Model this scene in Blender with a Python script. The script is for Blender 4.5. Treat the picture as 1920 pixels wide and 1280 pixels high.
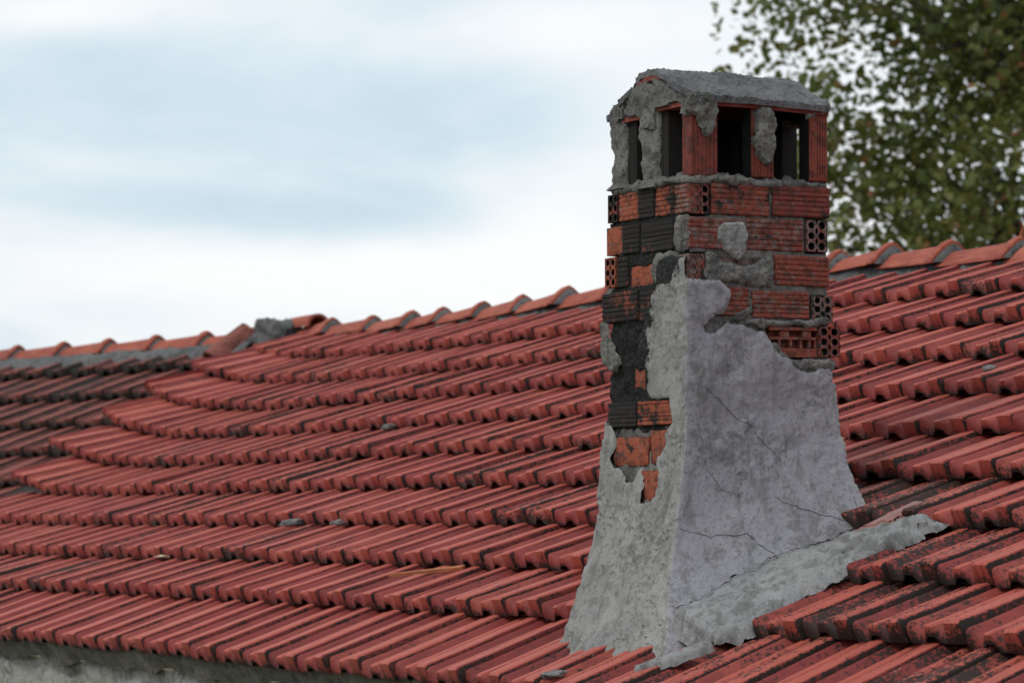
import bpy, bmesh, math, random
from mathutils import Vector, Matrix, noise
random.seed(7); noise.seed_set(3)
PI = math.pi
for o in list(bpy.data.objects): bpy.data.objects.remove(o)
S = bpy.context.scene
COL = S.collection
W = .243                       # width of one roof tile in metres
CZ = 4.6                       # height of the camera above the ground

# roof surface: tile widths along the eave (u), courses up the slope (v)
SURF=dict(th=0.46601,ph=0.46459,G=1.33065,dv0=0.33761)
SURF_C=[-0.1479, -0.01284, -0.12203, -0.008, 0.18192, -0.09344, -0.04541, 0.08529, 0.33175, -0.06297, 0.58715, 0.04365]
SURF_P0=[-0.2918, 39.43359, -2.08976]
PITCH=0.052710; FOCAL_PX=5786.89
# tile joints of every course: (u, lift above the roof surface)
COURSES={0:[(26.05,0.0),(25.05,0.0),(24.05,0.0),(23.05,0.0),(22.05,0.0),(21.05,0.0),(20.05,0.0),(19.05,0.0),(18.05,0.0),(17.05,0.0),(16.07,0.0),(15.07,0.0),(14.03,0.0),(13.04,0.0),(12.04,0.0),(11.01,0.0),(10.05,0.0),(9.03,0.0),(8.09,0.0),(7.07,0.0),(6.1,0.0),(5.11,0.0),(4.1,0.0),(3.04,0.0),(2.03,0.0),(1.02,0.0),(0.01,0.0),(-1.0,0.0),(-2.01,0.0),(-3.02,0.0),(-4.03,0.0),(-5.04,0.0),(-6.05,0.0),(-7.06,0.0),(-8.07,0.0),(-9.08,0.0),(-10.09,0.0),(-11.1,0.0),(-12.11,0.0),(-13.12,0.0)],
1:[(29.11,0.0),(28.11,0.0),(27.11,0.0),(26.11,0.0),(25.11,0.0),(24.11,0.0),(23.11,0.0),(22.11,0.0),(21.15,0.0),(20.13,0.0),(19.19,0.0),(17.95,0.0),(16.94,0.0),(15.97,0.0),(14.99,0.0),(13.91,0.0),(12.88,0.0),(11.89,0.0),(10.87,0.0),(9.82,0.0),(8.9,0.0),(7.91,0.0),(6.98,0.0),(5.94,0.0),(4.95,0.0),(4.09,0.0),(2.89,0.0),(1.84,0.0),(0.81,0.0),(-0.23,0.0),(-1.27,0.0),(-2.3,0.0),(-3.34,0.0),(-4.38,0.0),(-5.41,0.0),(-6.45,0.0),(-7.49,0.0),(-8.58,0.0),(-9.59,0.0),(-10.6,0.0),(-11.61,0.0),(-12.62,0.0),(-13.63,0.0)],
2:[(32.7,0.0),(31.7,0.0),(30.7,0.0),(29.7,0.0),(28.7,0.0),(27.7,0.0),(26.7,0.0),(25.7,0.0),(24.7,0.0),(23.7,0.0),(22.7,0.0),(21.7,0.0),(20.7,0.0),(19.7,0.0),(18.7,0.0),(17.64,0.0),(16.64,0.0),(15.63,0.0),(14.69,0.0),(13.71,0.0),(12.67,0.0),(11.63,0.0),(10.68,0.0),(9.7,0.0),(8.7,0.0),(7.74,0.0),(6.79,0.0),(5.79,0.0),(4.82,0.0),(3.87,0.0),(2.82,0.0),(1.79,0.0),(0.76,0.0),(-0.28,0.0),(-1.31,0.0),(-2.34,0.0),(-3.37,0.0),(-4.4,0.0),(-5.43,0.0),(-6.46,0.0),(-7.51,0.0),(-8.52,0.0),(-9.53,0.0),(-10.54,0.0),(-11.55,0.0),(-12.56,0.0),(-13.57,0.0)],
3:[(33.89,0.0),(32.89,0.0),(31.89,0.0),(30.89,0.0),(29.89,0.0),(28.89,0.0),(27.89,0.0),(26.75,0.0),(25.72,0.0),(24.68,0.0),(23.63,0.0),(22.58,0.0),(21.58,0.0),(20.59,0.0),(19.67,0.0),(18.72,0.0),(17.61,0.0),(16.63,0.0),(15.65,0.0),(14.62,0.0),(13.63,0.0),(12.62,0.0),(11.61,0.0),(10.62,0.0),(9.63,0.0),(8.68,0.0),(7.74,0.0),(6.8,0.0),(5.79,0.0),(4.88,0.0),(3.84,0.0),(2.81,0.0),(1.77,0.0),(0.74,0.0),(-0.29,0.0),(-1.33,0.0),(-2.36,0.0),(-3.39,0.0),(-4.4,0.0),(-5.48,0.0),(-6.3,0.0),(-7.31,0.0),(-8.32,0.0),(-9.33,0.0),(-10.34,0.0),(-11.35,0.0),(-12.36,0.0),(-13.37,0.0)],
4:[(33.4,0.37),(32.59,0.2),(31.74,0.07),(30.71,0.03),(29.63,0.0),(28.71,-0.02),(27.83,-0.03),(26.82,-0.03),(25.77,0.0),(24.73,0.0),(23.7,0.0),(22.67,0.0),(21.67,0.0),(20.67,0.0),(19.66,0.0),(18.66,0.0),(17.72,0.0),(16.71,0.0),(15.73,0.0),(14.75,0.0),(13.7,0.0),(12.69,0.0),(11.61,0.0),(10.67,0.0),(9.7,0.0),(8.77,0.0),(7.77,0.0),(6.82,0.0),(5.82,0.0),(4.82,0.0),(3.82,0.0),(2.83,0.0),(1.83,0.0),(0.83,0.0),(-0.17,0.0),(-1.17,0.0),(-2.25,0.0),(-3.38,0.0),(-4.36,0.0),(-5.37,0.0),(-6.38,0.0),(-7.39,0.0),(-8.4,0.0),(-9.41,0.0),(-10.42,0.0),(-11.43,0.0),(-12.44,0.0),(-13.45,0.0)],
5:[(34.57,0.5),(33.7,0.38),(32.83,0.25),(31.72,0.11),(30.73,0.06),(29.88,0.03),(28.91,-0.0),(27.86,-0.02),(26.91,0.0),(25.93,0.0),(24.8,0.0),(23.78,0.0),(22.79,0.0),(21.77,0.0),(20.79,0.0),(19.84,0.0),(18.85,0.0),(17.83,0.0),(16.84,0.0),(15.87,0.0),(14.93,0.0),(13.97,0.0),(12.92,0.0),(11.91,0.0),(10.92,0.0),(9.93,0.0),(8.93,0.0),(7.94,0.0),(6.95,0.0),(5.97,0.0),(4.98,0.0),(3.99,0.0),(3.01,0.0),(2.02,0.0),(1.03,0.0),(0.04,0.0),(-1.01,0.0),(-2.07,0.0),(-3.13,0.0),(-4.14,0.0),(-5.15,0.0),(-6.16,0.0),(-7.17,0.0),(-8.18,0.0),(-9.19,0.0),(-10.2,0.0),(-11.21,0.0),(-12.22,0.0),(-13.23,0.0)],
6:[(34.57,0.6),(33.84,0.34),(32.8,0.25),(31.93,0.12),(30.9,0.06),(30.08,0.02),(29.1,0.02),(28.12,0.0),(27.17,0.0),(26.12,0.0),(25.07,0.0),(24.06,0.0),(23.08,0.0),(22.02,0.0),(20.94,0.0),(19.97,0.0),(19.01,0.0),(18.1,0.0),(17.08,0.0),(16.1,0.0),(15.11,0.0),(14.12,0.0),(13.13,0.0),(12.08,0.0),(11.07,0.0),(10.08,0.0),(9.1,0.0),(8.11,0.0),(7.12,0.0),(6.14,0.0),(5.15,0.0),(4.16,0.0),(3.18,0.0),(2.19,0.0),(1.16,0.0),(0.16,0.0),(-0.85,0.0),(-1.86,0.0),(-2.87,0.0),(-3.88,0.0),(-4.89,0.0),(-5.9,0.0),(-6.91,0.0),(-7.92,0.0),(-8.93,0.0),(-9.94,0.0),(-10.95,0.0),(-11.96,0.0),(-12.97,0.0),(-13.98,0.0)],
7:[(35.43,0.66),(35.11,0.49),(34.17,0.3),(33.27,0.19),(32.32,0.12),(31.41,0.08),(30.37,0.04),(29.39,0.02),(28.36,0.0),(27.33,0.0),(26.26,0.0),(25.3,0.0),(24.33,0.0),(23.24,0.0),(22.26,0.0),(21.3,0.0),(20.35,0.0),(19.3,0.0),(18.26,0.0),(17.3,0.0),(16.33,0.0),(15.38,0.0),(14.37,0.0),(13.46,0.0),(12.45,0.0),(11.44,0.0),(10.43,0.0),(9.42,0.0),(8.41,0.0),(7.4,0.0),(6.39,0.0),(5.38,0.0),(4.37,0.0),(3.4,0.0),(2.37,0.0),(1.38,0.0),(0.37,0.0),(-0.64,0.0),(-1.65,0.0),(-2.66,0.0),(-3.67,0.0),(-4.68,0.0),(-5.69,0.0),(-6.7,0.0),(-7.71,0.0),(-8.72,0.0),(-9.73,0.0),(-10.74,0.0),(-11.75,0.0),(-12.76,0.0),(-13.77,0.0)],
8:[(35.89,0.48),(35.16,0.36),(34.1,0.23),(33.35,0.13),(32.57,0.07),(31.67,0.04),(30.73,0.02),(29.8,0.01),(28.82,0.0),(27.73,0.0),(26.61,0.0),(25.72,0.0),(24.78,0.0),(23.75,0.0),(22.73,0.0),(21.66,0.0),(20.6,0.0),(19.68,0.0),(18.67,0.0),(17.65,0.0),(16.69,0.0),(15.73,0.0),(14.73,0.0),(13.73,0.0),(12.73,0.0),(11.73,0.0),(10.73,0.0),(9.73,0.0),(8.73,0.0),(7.73,0.0),(6.73,0.0),(5.73,0.0),(4.77,0.0),(3.68,0.0),(2.66,0.0),(1.7,0.0),(0.69,0.0),(-0.32,0.0),(-1.33,0.0),(-2.34,0.0),(-3.35,0.0),(-4.36,0.0),(-5.37,0.0),(-6.38,0.0),(-7.39,0.0),(-8.4,0.0),(-9.41,0.0),(-10.42,0.0),(-11.43,0.0),(-12.44,0.0),(-13.45,0.0)],
9:[(35.51,0.23),(34.77,0.1),(33.95,0.02),(33.09,0.0),(32.1,0.01),(31.22,-0.02),(30.21,-0.04),(29.33,-0.03),(28.3,0.0),(27.25,0.0),(26.17,0.0),(25.18,0.0),(24.18,0.0),(23.19,0.0),(22.21,0.0),(21.16,0.0),(20.17,0.0),(19.15,0.0),(18.04,0.0),(17.04,0.0),(16.05,0.0),(15.05,0.0),(14.06,0.0),(13.06,0.0),(12.07,0.0),(11.07,0.0),(10.08,0.0),(9.08,0.0),(8.09,0.0),(7.12,0.0),(6.03,0.0),(4.98,0.0),(3.97,0.0),(2.96,0.0),(1.95,0.0),(0.94,0.0),(-0.07,0.0),(-1.08,0.0),(-2.09,0.0),(-3.1,0.0),(-4.11,0.0),(-5.12,0.0),(-6.13,0.0),(-7.14,0.0),(-8.15,0.0),(-9.16,0.0),(-10.17,0.0),(-11.18,0.0),(-12.19,0.0),(-13.2,0.0)]}
CHIM=[0.5301, 9.2708, -0.3264]
# outlines on the chimney faces in metres: (distance from the near corner, height)
RENDER_RIGHT=[[(-0.037, 1.004), (0.123, 1.003), (0.143, 0.968), (0.126, 0.896), (0.074, 0.877), (0.04, 0.858), (0.077, 0.846), (0.139, 0.874), (0.243, 0.86), (0.295, 0.823), (0.31, 0.784), (0.352, 0.765), (0.39, 0.736), (0.481, 0.755), (0.514, 0.722), (0.588, 0.747), (0.664, 0.401), (0.875, -0.428), (-0.169, -0.391)]]
RENDER_LEFT=[[(-0.032, 1.087), (0.071, 1.078), (0.163, 1.065), (0.18, 0.988), (0.224, 0.941), (0.237, 0.892), (0.288, 0.842), (0.282, 0.789), (0.251, 0.745), (0.235, 0.695), (0.245, 0.65), (0.093, 0.645), (0.087, 0.57), (0.146, 0.543), (0.123, 0.513), (0.186, 0.459), (0.157, 0.413), (0.147, 0.345), (0.243, 0.338), (0.246, 0.414), (0.283, 0.437), (0.307, 0.398), (0.348, 0.391), (0.375, 0.435), (0.451, 0.455), (0.43, 0.522), (0.472, 0.576), (0.514, 0.601), (0.563, 0.588), (0.796, 0.404), (1.22, -0.482), (-0.086, -0.391)]]
SOOT_LEFT=[[(0.575, 1.353), (-0.008, 1.298), (-0.006, 1.072), (0.177, 0.979), (0.248, 0.86), (0.225, 0.662), (0.087, 0.574), (0.216, 0.544), (0.437, 0.544), (0.578, 0.606)]]
CRACKS_RIGHT=[[(0.001, 0.263), (0.09, 0.24), (0.202, 0.251), (0.249, 0.206), (0.318, 0.141)], [(0.202, 0.251), (0.236, 0.327), (0.248, 0.351)], [(0.287, 0.359), (0.354, 0.327), (0.459, 0.291)], [(0.063, 0.455), (0.1, 0.407), (0.15, 0.364)], [(0.188, 0.609), (0.241, 0.537), (0.335, 0.452)], [(0.017, 0.599), (0.054, 0.511), (0.068, 0.447)], [(0.017, 0.7), (0.091, 0.653), (0.157, 0.593), (0.241, 0.562)], [(0.469, 0.302), (0.566, 0.368)]]
CLOUDS=[(-0.1221, 0.126, 0.0795, 0.0225, 0.38),(-0.0449, 0.1196, 0.0795, 0.0242, 0.3),(-0.1543, 0.0901, 0.0622, 0.019, 0.25),(-0.0552, 0.0957, 0.0743, 0.0104, 0.2),(-0.1084, 0.1057, 0.0518, 0.0086, -0.12),(-0.1221, 0.1429, 0.0518, 0.0104, 0.1),(0.0, 0.1299, 0.0294, 0.0207, 0.1),(0.0207, 0.1537, 0.0449, 0.0138, -0.4),(-0.0535, 0.0733, 0.0795, 0.0104, -0.45),(-0.1492, 0.1576, 0.0346, 0.0069, -0.28),(0.0069, 0.0803, 0.0346, 0.0156, -0.35),(0.1101, 0.1108, 0.0432, 0.0605, -0.25),(0.0, 0.1112, 0.2592, 0.1901, -0.18)]

# ------------------------------------------------------------------ camera
cam = bpy.data.cameras.new('camera'); cam_o = bpy.data.objects.new('camera', cam); COL.objects.link(cam_o)
cam_o.location = (0, 0, CZ); cam_o.rotation_euler = (PI/2 + PITCH, 0, 0)
cam.sensor_width = 36; cam.lens = 36*FOCAL_PX/1920; cam.clip_end = 3000; cam.clip_start = .1
cam.dof.use_dof = True; cam.dof.focus_distance = 9.2; cam.dof.aperture_fstop = 5.2; cam.dof.aperture_blades = 7
S.camera = cam_o
S.render.engine = 'CYCLES'
S.cycles.use_denoising = True; S.cycles.max_bounces = 6; S.cycles.diffuse_bounces = 3
S.view_settings.view_transform = 'Standard'; S.view_settings.look = 'None'
S.view_settings.exposure = 0; S.view_settings.gamma = 1; S.view_settings.use_curve_mapping = False

# ------------------------------------------------------------------ light
SUN_AZ, SUN_EL = math.radians(236), math.radians(48)     # compass from +Y clockwise
world = bpy.data.worlds.new('World'); S.world = world; world.use_nodes = True
nt = world.node_tree; nt.nodes.clear()
def N(t, kind, **kw):
    n = t.nodes.new(kind)
    for k, v in kw.items():
        if k.startswith('i_'):
            key = k[2:]
            n.inputs[int(key) if key.isdigit() else key.replace('_', ' ')].default_value = v
        else: setattr(n, k, v)
    return n
def L(t, a, ao, b, bi): t.links.new(a.outputs[ao], b.inputs[bi])
sky = N(nt, 'ShaderNodeTexSky', sky_type='NISHITA', sun_disc=False, sun_elevation=SUN_EL, sun_rotation=SUN_AZ, air_density=1.0, dust_density=2.0)
geo = N(nt, 'ShaderNodeTexCoord')
mp = N(nt, 'ShaderNodeMapping'); mp.inputs['Scale'].default_value = (5.5, 5.5, 15); mp.inputs['Location'].default_value = (.35, 1.2, .9)
L(nt, geo, 'Generated', mp, 'Vector')
nz = N(nt, 'ShaderNodeTexNoise', i_Scale=1.3, i_Detail=9.0, i_Roughness=.52, i_Distortion=.35); L(nt, mp, 'Vector', nz, 'Vector')
acc = None
def wmath(op, a, b=None, clamp=False):
    n = nt.nodes.new('ShaderNodeMath'); n.operation = op; n.use_clamp = clamp
    for i, q in enumerate((a, b)):
        if q is None: continue
        if isinstance(q, (int, float)): n.inputs[i].default_value = q
        else: nt.links.new(q, n.inputs[i])
    return n.outputs[0]
sep = N(nt, 'ShaderNodeSeparateXYZ'); L(nt, geo, 'Generated', sep, 0)
az = wmath('ARCTAN2', sep.outputs[0], sep.outputs[1])
# broad grey-blue cloud banks and, where negative, brighter gaps: (azimuth, elevation, half widths, amount)
for (a0, e0, wa, we, amt) in CLOUDS:
    da = wmath('DIVIDE', wmath('SUBTRACT', az, a0), wa); de = wmath('DIVIDE', wmath('SUBTRACT', sep.outputs[2], e0), we)
    q = wmath('ADD', wmath('MULTIPLY', da, da), wmath('MULTIPLY', de, de))
    g = wmath('MULTIPLY', wmath('POWER', 2.718, wmath('MULTIPLY', q, -1.0)), amt)
    acc = g if acc is None else wmath('ADD', acc, g)
dens = wmath('ADD', wmath('MULTIPLY', wmath('SUBTRACT', nz.outputs['Fac'], .5), 1.5), acc)
rmp = N(nt, 'ShaderNodeValToRGB'); nt.links.new(wmath('ADD', dens, .42, True), rmp.inputs[0])  # overall cloud set greyer to cut the light; widest entry brightens the view
cr = rmp.color_ramp; cr.interpolation = 'B_SPLINE'
cr.elements[0].position = 0; cr.elements[0].color = (1, 1, 1, 1)
cr.elements[1].position = 1; cr.elements[1].color = (.46, .61, .74, 1)
e = cr.elements.new(.3); e.color = (.87, .91, .94, 1)
e = cr.elements.new(.6); e.color = (.62, .76, .85, 1)
mx = N(nt, 'ShaderNodeMix', data_type='RGBA'); mx.inputs[0].default_value = .9
cb = N(nt, 'ShaderNodeVectorMath', operation='SCALE'); cb.inputs['Scale'].default_value = 10.8; L(nt, rmp, 'Color', cb, 0)
L(nt, sky, 'Color', mx, 6); L(nt, cb, 0, mx, 7)
bg = N(nt, 'ShaderNodeBackground', i_Strength=.1); L(nt, mx, 2, bg, 'Color')
wo = N(nt, 'ShaderNodeOutputWorld'); L(nt, bg, 'Background', wo, 'Surface')
sun = bpy.data.lights.new('sun', 'SUN'); sun.energy = 1.15; sun.angle = math.radians(11); sun.color = (1, .95, .87)
sun_o = bpy.data.objects.new('sun', sun); COL.objects.link(sun_o)
sd = Vector((math.sin(SUN_AZ)*math.cos(SUN_EL), math.cos(SUN_AZ)*math.cos(SUN_EL), math.sin(SUN_EL)))
sun_o.rotation_euler = sd.to_track_quat('Z', 'Y').to_euler(); sun_o.location = (0, 0, 30)

# ------------------------------------------------------------------ helpers
def link(o, parent=None):
    COL.objects.link(o)
    if parent is not None: o.parent = parent
    return o
def tag(o, label=None, cat=None, group=None, kind=None):
    if label: o['label'] = label
    if cat: o['category'] = cat
    if group: o['group'] = group
    if kind: o['kind'] = kind
    return o
def empty(name, loc=(0, 0, 0)):
    o = bpy.data.objects.new(name, None); o.location = loc; o.empty_display_size = .1; return link(o)
def mesh(name, verts, faces, mat=None, smooth=True, angle=None):
    me = bpy.data.meshes.new(name); me.from_pydata([tuple(v) for v in verts], [], faces); me.update()
    if mat: me.materials.append(mat)
    if smooth:
        me.polygons.foreach_set('use_smooth', [True]*len(me.polygons))
        if angle: me.set_sharp_from_angle(angle=math.radians(angle))
    return me
def obj(name, me, parent=None): return link(bpy.data.objects.new(name, me), parent)
def attr(me, name, vals):
    a = me.attributes.new(name, 'FLOAT', 'POINT'); a.data.foreach_set('value', vals)
def fbm(p, o=4, h=.9): return noise.fractal(p, h, 2.0, o)
def inpoly(x, y, poly):
    c = False; j = len(poly)-1
    for i in range(len(poly)):
        xi, yi = poly[i]; xj, yj = poly[j]
        if (yi > y) != (yj > y) and x < (xj-xi)*(y-yi)/(yj-yi)+xi: c = not c
        j = i
    return c
def lerp(a, b, t): return a+(b-a)*t
def ss(a, b, x):
    t = max(0, min(1, (x-a)/(b-a))); return t*t*(3-2*t)

# ------------------------------------------------------------------ materials
def new_mat(name):
    m = bpy.data.materials.new(name); m.use_nodes = True; t = m.node_tree
    b = t.nodes['Principled BSDF']; return m, t, b
def mmath(t, op, a, b=None, clamp=False):
    n = t.nodes.new('ShaderNodeMath'); n.operation = op; n.use_clamp = clamp
    for i, q in enumerate((a, b)):
        if q is None: continue
        if isinstance(q, (int, float)): n.inputs[i].default_value = q
        else: t.links.new(q, n.inputs[i])
    return n.outputs[0]
def ramp(t, fac, stops):
    n = t.nodes.new('ShaderNodeValToRGB'); t.links.new(fac, n.inputs[0]); c = n.color_ramp
    while len(c.elements) < len(stops): c.elements.new(.5)
    for el, (p, col) in zip(c.elements, stops):
        el.position = p; el.color = (*col, 1) if len(col) == 3 else col
    return n.outputs[0]
def step(t, fac, lo, hi):
    n = t.nodes.new('ShaderNodeMapRange'); n.interpolation_type = 'SMOOTHSTEP'; t.links.new(fac, n.inputs[0])
    n.inputs[1].default_value = lo; n.inputs[2].default_value = hi; return n.outputs[0]
def mixc(t, fac, a, b, mode='MIX'):
    n = t.nodes.new('ShaderNodeMix'); n.data_type = 'RGBA'; n.blend_type = mode
    for i, q in ((0, fac), (6, a), (7, b)):
        if isinstance(q, (int, float)): n.inputs[i].default_value = q
        elif isinstance(q, tuple): n.inputs[i].default_value = (*q, 1)
        else: t.links.new(q, n.inputs[i])
    return n.outputs[2]
def tnoise(t, vec, scale, detail=4, rough=.55, dist=0):
    n = t.nodes.new('ShaderNodeTexNoise'); n.inputs['Scale'].default_value = scale; n.inputs['Detail'].default_value = detail
    n.inputs['Roughness'].default_value = rough; n.inputs['Distortion'].default_value = dist
    if vec is not None: t.links.new(vec, n.inputs['Vector'])
    return n.outputs['Fac']
def position(t, scale=None):
    g = t.nodes.new('ShaderNodeNewGeometry'); v = g.outputs['Position']
    if scale:
        m = t.nodes.new('ShaderNodeMapping'); m.inputs['Scale'].default_value = scale; t.links.new(v, m.inputs[0]); v = m.outputs[0]
    return v
def tattr(t, name, kind='GEOMETRY'):
    n = t.nodes.new('ShaderNodeAttribute'); n.attribute_name = name; n.attribute_type = kind; return n.outputs['Fac']
def bump(t, b, h, strength, dist):
    n = t.nodes.new('ShaderNodeBump'); n.inputs['Strength'].default_value = strength; n.inputs['Distance'].default_value = dist
    t.links.new(h, n.inputs['Height']); t.links.new(n.outputs[0], b.inputs['Normal'])

def clay_tile_mat(name, base, worn, dark, grime=0.0, rough=.55, panw=.06, lipw=.20):
    """painted clay tile: uneven red, worn ribs, black lichen; per-tile amounts come from the attributes lichen / tone"""
    m, t, b = new_mat(name)
    pos = position(t); uvn = t.nodes.new('ShaderNodeUVMap'); uvn.uv_map = 'tile'
    rnd = tattr(t, 'tone'); lich = tattr(t, 'lichen')
    oi = t.nodes.new('ShaderNodeObjectInfo'); cs = t.nodes.new('ShaderNodeSeparateColor'); t.links.new(oi.outputs['Color'], cs.inputs[0])
    lich = mmath(t, 'ADD', lich, cs.outputs[0]); rnd = mmath(t, 'ADD', rnd, cs.outputs[1])
    off = t.nodes.new('ShaderNodeVectorMath'); off.operation = 'ADD'; t.links.new(uvn.outputs[0], off.inputs[0])
    cmb = t.nodes.new('ShaderNodeCombineXYZ'); t.links.new(mmath(t, 'MULTIPLY', rnd, 37.0), cmb.inputs[0]); t.links.new(mmath(t, 'MULTIPLY', rnd, 91.0), cmb.inputs[1]); t.links.new(mmath(t, 'MULTIPLY', rnd, 53.0), cmb.inputs[2])
    t.links.new(cmb.outputs[0], off.inputs[1])
    st = t.nodes.new('ShaderNodeMapping'); st.inputs['Scale'].default_value = (26, 2.2, 1); t.links.new(off.outputs[0], st.inputs[0])
    streak = tnoise(t, st.outputs[0], 1.0, 5, .6)
    blot = tnoise(t, pos, 9.0, 5, .6)
    fine = tnoise(t, pos, 70.0, 4, .65)
    rib = tattr(t, 'rib')
    c = mixc(t, step(t, rnd, .25, .98), mixc(t, step(t, rnd, .0, .3), tuple(lerp(x, y, .38) for x, y in zip(base, dark)), base), tuple(lerp(x, y, .75) for x, y in zip(base, worn)))
    c = mixc(t, mmath(t, 'MULTIPLY', step(t, blot, .40, .66), .6), c, dark)
    c = mixc(t, mmath(t, 'MULTIPLY', step(t, tattr(t, 'lip'), .4, 1.0), .66), c, (.030, .018, .016))  # lips and seam walls blackened: gap shade painted in, along with dirt
    c = mixc(t, mmath(t, 'MULTIPLY', mmath(t, 'SUBTRACT', 1.0, rib), .45), c, dark)  # pans darker: part dirt, part shading put into the colour
    wear = mmath(t, 'MULTIPLY', step(t, mmath(t, 'ADD', streak, mmath(t, 'MULTIPLY', rib, .30)), .56, .80), mmath(t, 'ADD', mmath(t, 'MULTIPLY', rib, .95), .06))
    c = mixc(t, wear, c, worn)
    c = mixc(t, mmath(t, 'MULTIPLY', step(t, fine, .5, .75), .3), c, dark)
    # black lichen and soot: pan specks, thickened on lips as painted gap shade
    sp = tnoise(t, pos, 74.0, 6, .72); area = tnoise(t, pos, 6.5, 4, .6)
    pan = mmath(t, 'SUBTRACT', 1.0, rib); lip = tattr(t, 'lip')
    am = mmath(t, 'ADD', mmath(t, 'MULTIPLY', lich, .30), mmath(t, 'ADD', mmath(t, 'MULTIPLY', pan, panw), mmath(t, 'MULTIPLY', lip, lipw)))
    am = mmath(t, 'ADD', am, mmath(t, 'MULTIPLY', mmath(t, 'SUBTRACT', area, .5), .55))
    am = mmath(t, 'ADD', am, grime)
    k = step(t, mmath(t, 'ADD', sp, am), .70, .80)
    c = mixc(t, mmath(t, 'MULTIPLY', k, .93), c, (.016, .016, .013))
    k2 = step(t, mmath(t, 'ADD', tnoise(t, pos, 31.0, 5, .7), mmath(t, 'MULTIPLY', lich, .05)), .71, .75)
    c = mixc(t, mmath(t, 'MULTIPLY', k2, .7), c, (.20, .19, .17))
    t.links.new(c, b.inputs['Base Color'])
    t.links.new(mmath(t, 'ADD', mmath(t, 'MULTIPLY', fine, .3), rough-.12), b.inputs['Roughness'])
    b.inputs['Specular IOR Level'].default_value = .22
    bump(t, b, mmath(t, 'ADD', mmath(t, 'MULTIPLY', streak, .5), mmath(t, 'ADD', fine, mmath(t, 'MULTIPLY', k, .8))), .35, .004)
    return m
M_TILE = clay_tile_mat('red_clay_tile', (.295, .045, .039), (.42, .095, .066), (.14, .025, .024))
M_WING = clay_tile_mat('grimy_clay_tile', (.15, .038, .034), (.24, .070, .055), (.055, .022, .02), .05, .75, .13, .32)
M_RIDGE = clay_tile_mat('ridge_clay', (.36, .082, .050), (.45, .14, .085), (.19, .05, .04), -.02, .75)

def mortar_mat(name, a, bcol, dark, speck=.5, soot=True, face_tint=None, warm=(.33, .30, .25), bumpd=.006, tint=None):
    m, t, b = new_mat(name); pos = position(t)
    big = tnoise(t, pos, 5.0, 5, .6, .6); mid = tnoise(t, pos, 24.0, 6, .68); fine = tnoise(t, pos, 105.0, 6, .8)
    grit = tnoise(t, pos, 300.0, 3, .7)
    c = mixc(t, step(t, big, .35, .66), a, bcol)
    c = mixc(t, mmath(t, 'MULTIPLY', step(t, tnoise(t, pos, 3.1, 4, .5), .5, .75), .6), c, warm)
    if face_tint: c = mixc(t, mmath(t, 'MULTIPLY', tattr(t, 'face_tint'), .85), c, mixc(t, big, face_tint, tuple(x*.86 for x in face_tint)))
    c = mixc(t, mmath(t, 'MULTIPLY', step(t, mmath(t, 'ADD', mid, mmath(t, 'MULTIPLY', mmath(t, 'SUBTRACT', tnoise(t, pos, 4.1, 3, .5), .5), .6)), .50, .64), .6), c, dark)
    drip = tnoise(t, position(t, (26, 26, 4)), 1.0, 5, .6)
    c = mixc(t, mmath(t, 'MULTIPLY', step(t, drip, .50, .66), .5), c, dark)
    c = mixc(t, mmath(t, 'MULTIPLY', step(t, fine, .535, .61), speck), c, (.035, .035, .033))
    if soot:
        s = tattr(t, 'soot')
        k = step(t, mmath(t, 'ADD', mmath(t, 'MULTIPLY', s, .95), mmath(t, 'MULTIPLY', mmath(t, 'SUBTRACT', mid, .5), 1.1)), .42, .62)
        c = mixc(t, mmath(t, 'MULTIPLY', k, .96), c, (.012, .014, .013))
    c = mixc(t, mmath(t, 'MULTIPLY', step(t, grit, .55, .66), .30), c, (.42, .415, .40))
    t.links.new(c, b.inputs['Base Color']); b.inputs['Roughness'].default_value = .93; b.inputs['Specular IOR Level'].default_value = .2
    bump(t, b, mmath(t, 'ADD', mmath(t, 'MULTIPLY', mid, .8), mmath(t, 'ADD', mmath(t, 'MULTIPLY', fine, 1.1), mmath(t, 'MULTIPLY', grit, .4))), 1.0, bumpd)
    return m
M_RENDER = mortar_mat('cement_render', (.35, .345, .33), (.27, .268, .258), (.14, .138, .130), .42, warm=(.335, .32, .275), face_tint=(.35, .335, .375), bumpd=.004)
M_MORTAR = mortar_mat('coarse_mortar', (.30, .29, .27), (.20, .195, .185), (.075, .073, .067), .85, bumpd=.010)
M_CAP = mortar_mat('weathered_cap', (.29, .29, .30), (.20, .20, .21), (.085, .085, .088), .9, False, warm=(.28, .27, .26), bumpd=.012)
M_RMORT = mortar_mat('ridge_mortar', (.20, .20, .20), (.14, .14, .145), (.06, .06, .06), .6, False, warm=(.24, .23, .21), bumpd=.01)
M_APRON = mortar_mat('apron_mortar', (.37, .365, .365), (.29, .29, .295), (.13, .13, .12), .4, False, warm=(.36, .35, .32))

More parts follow.
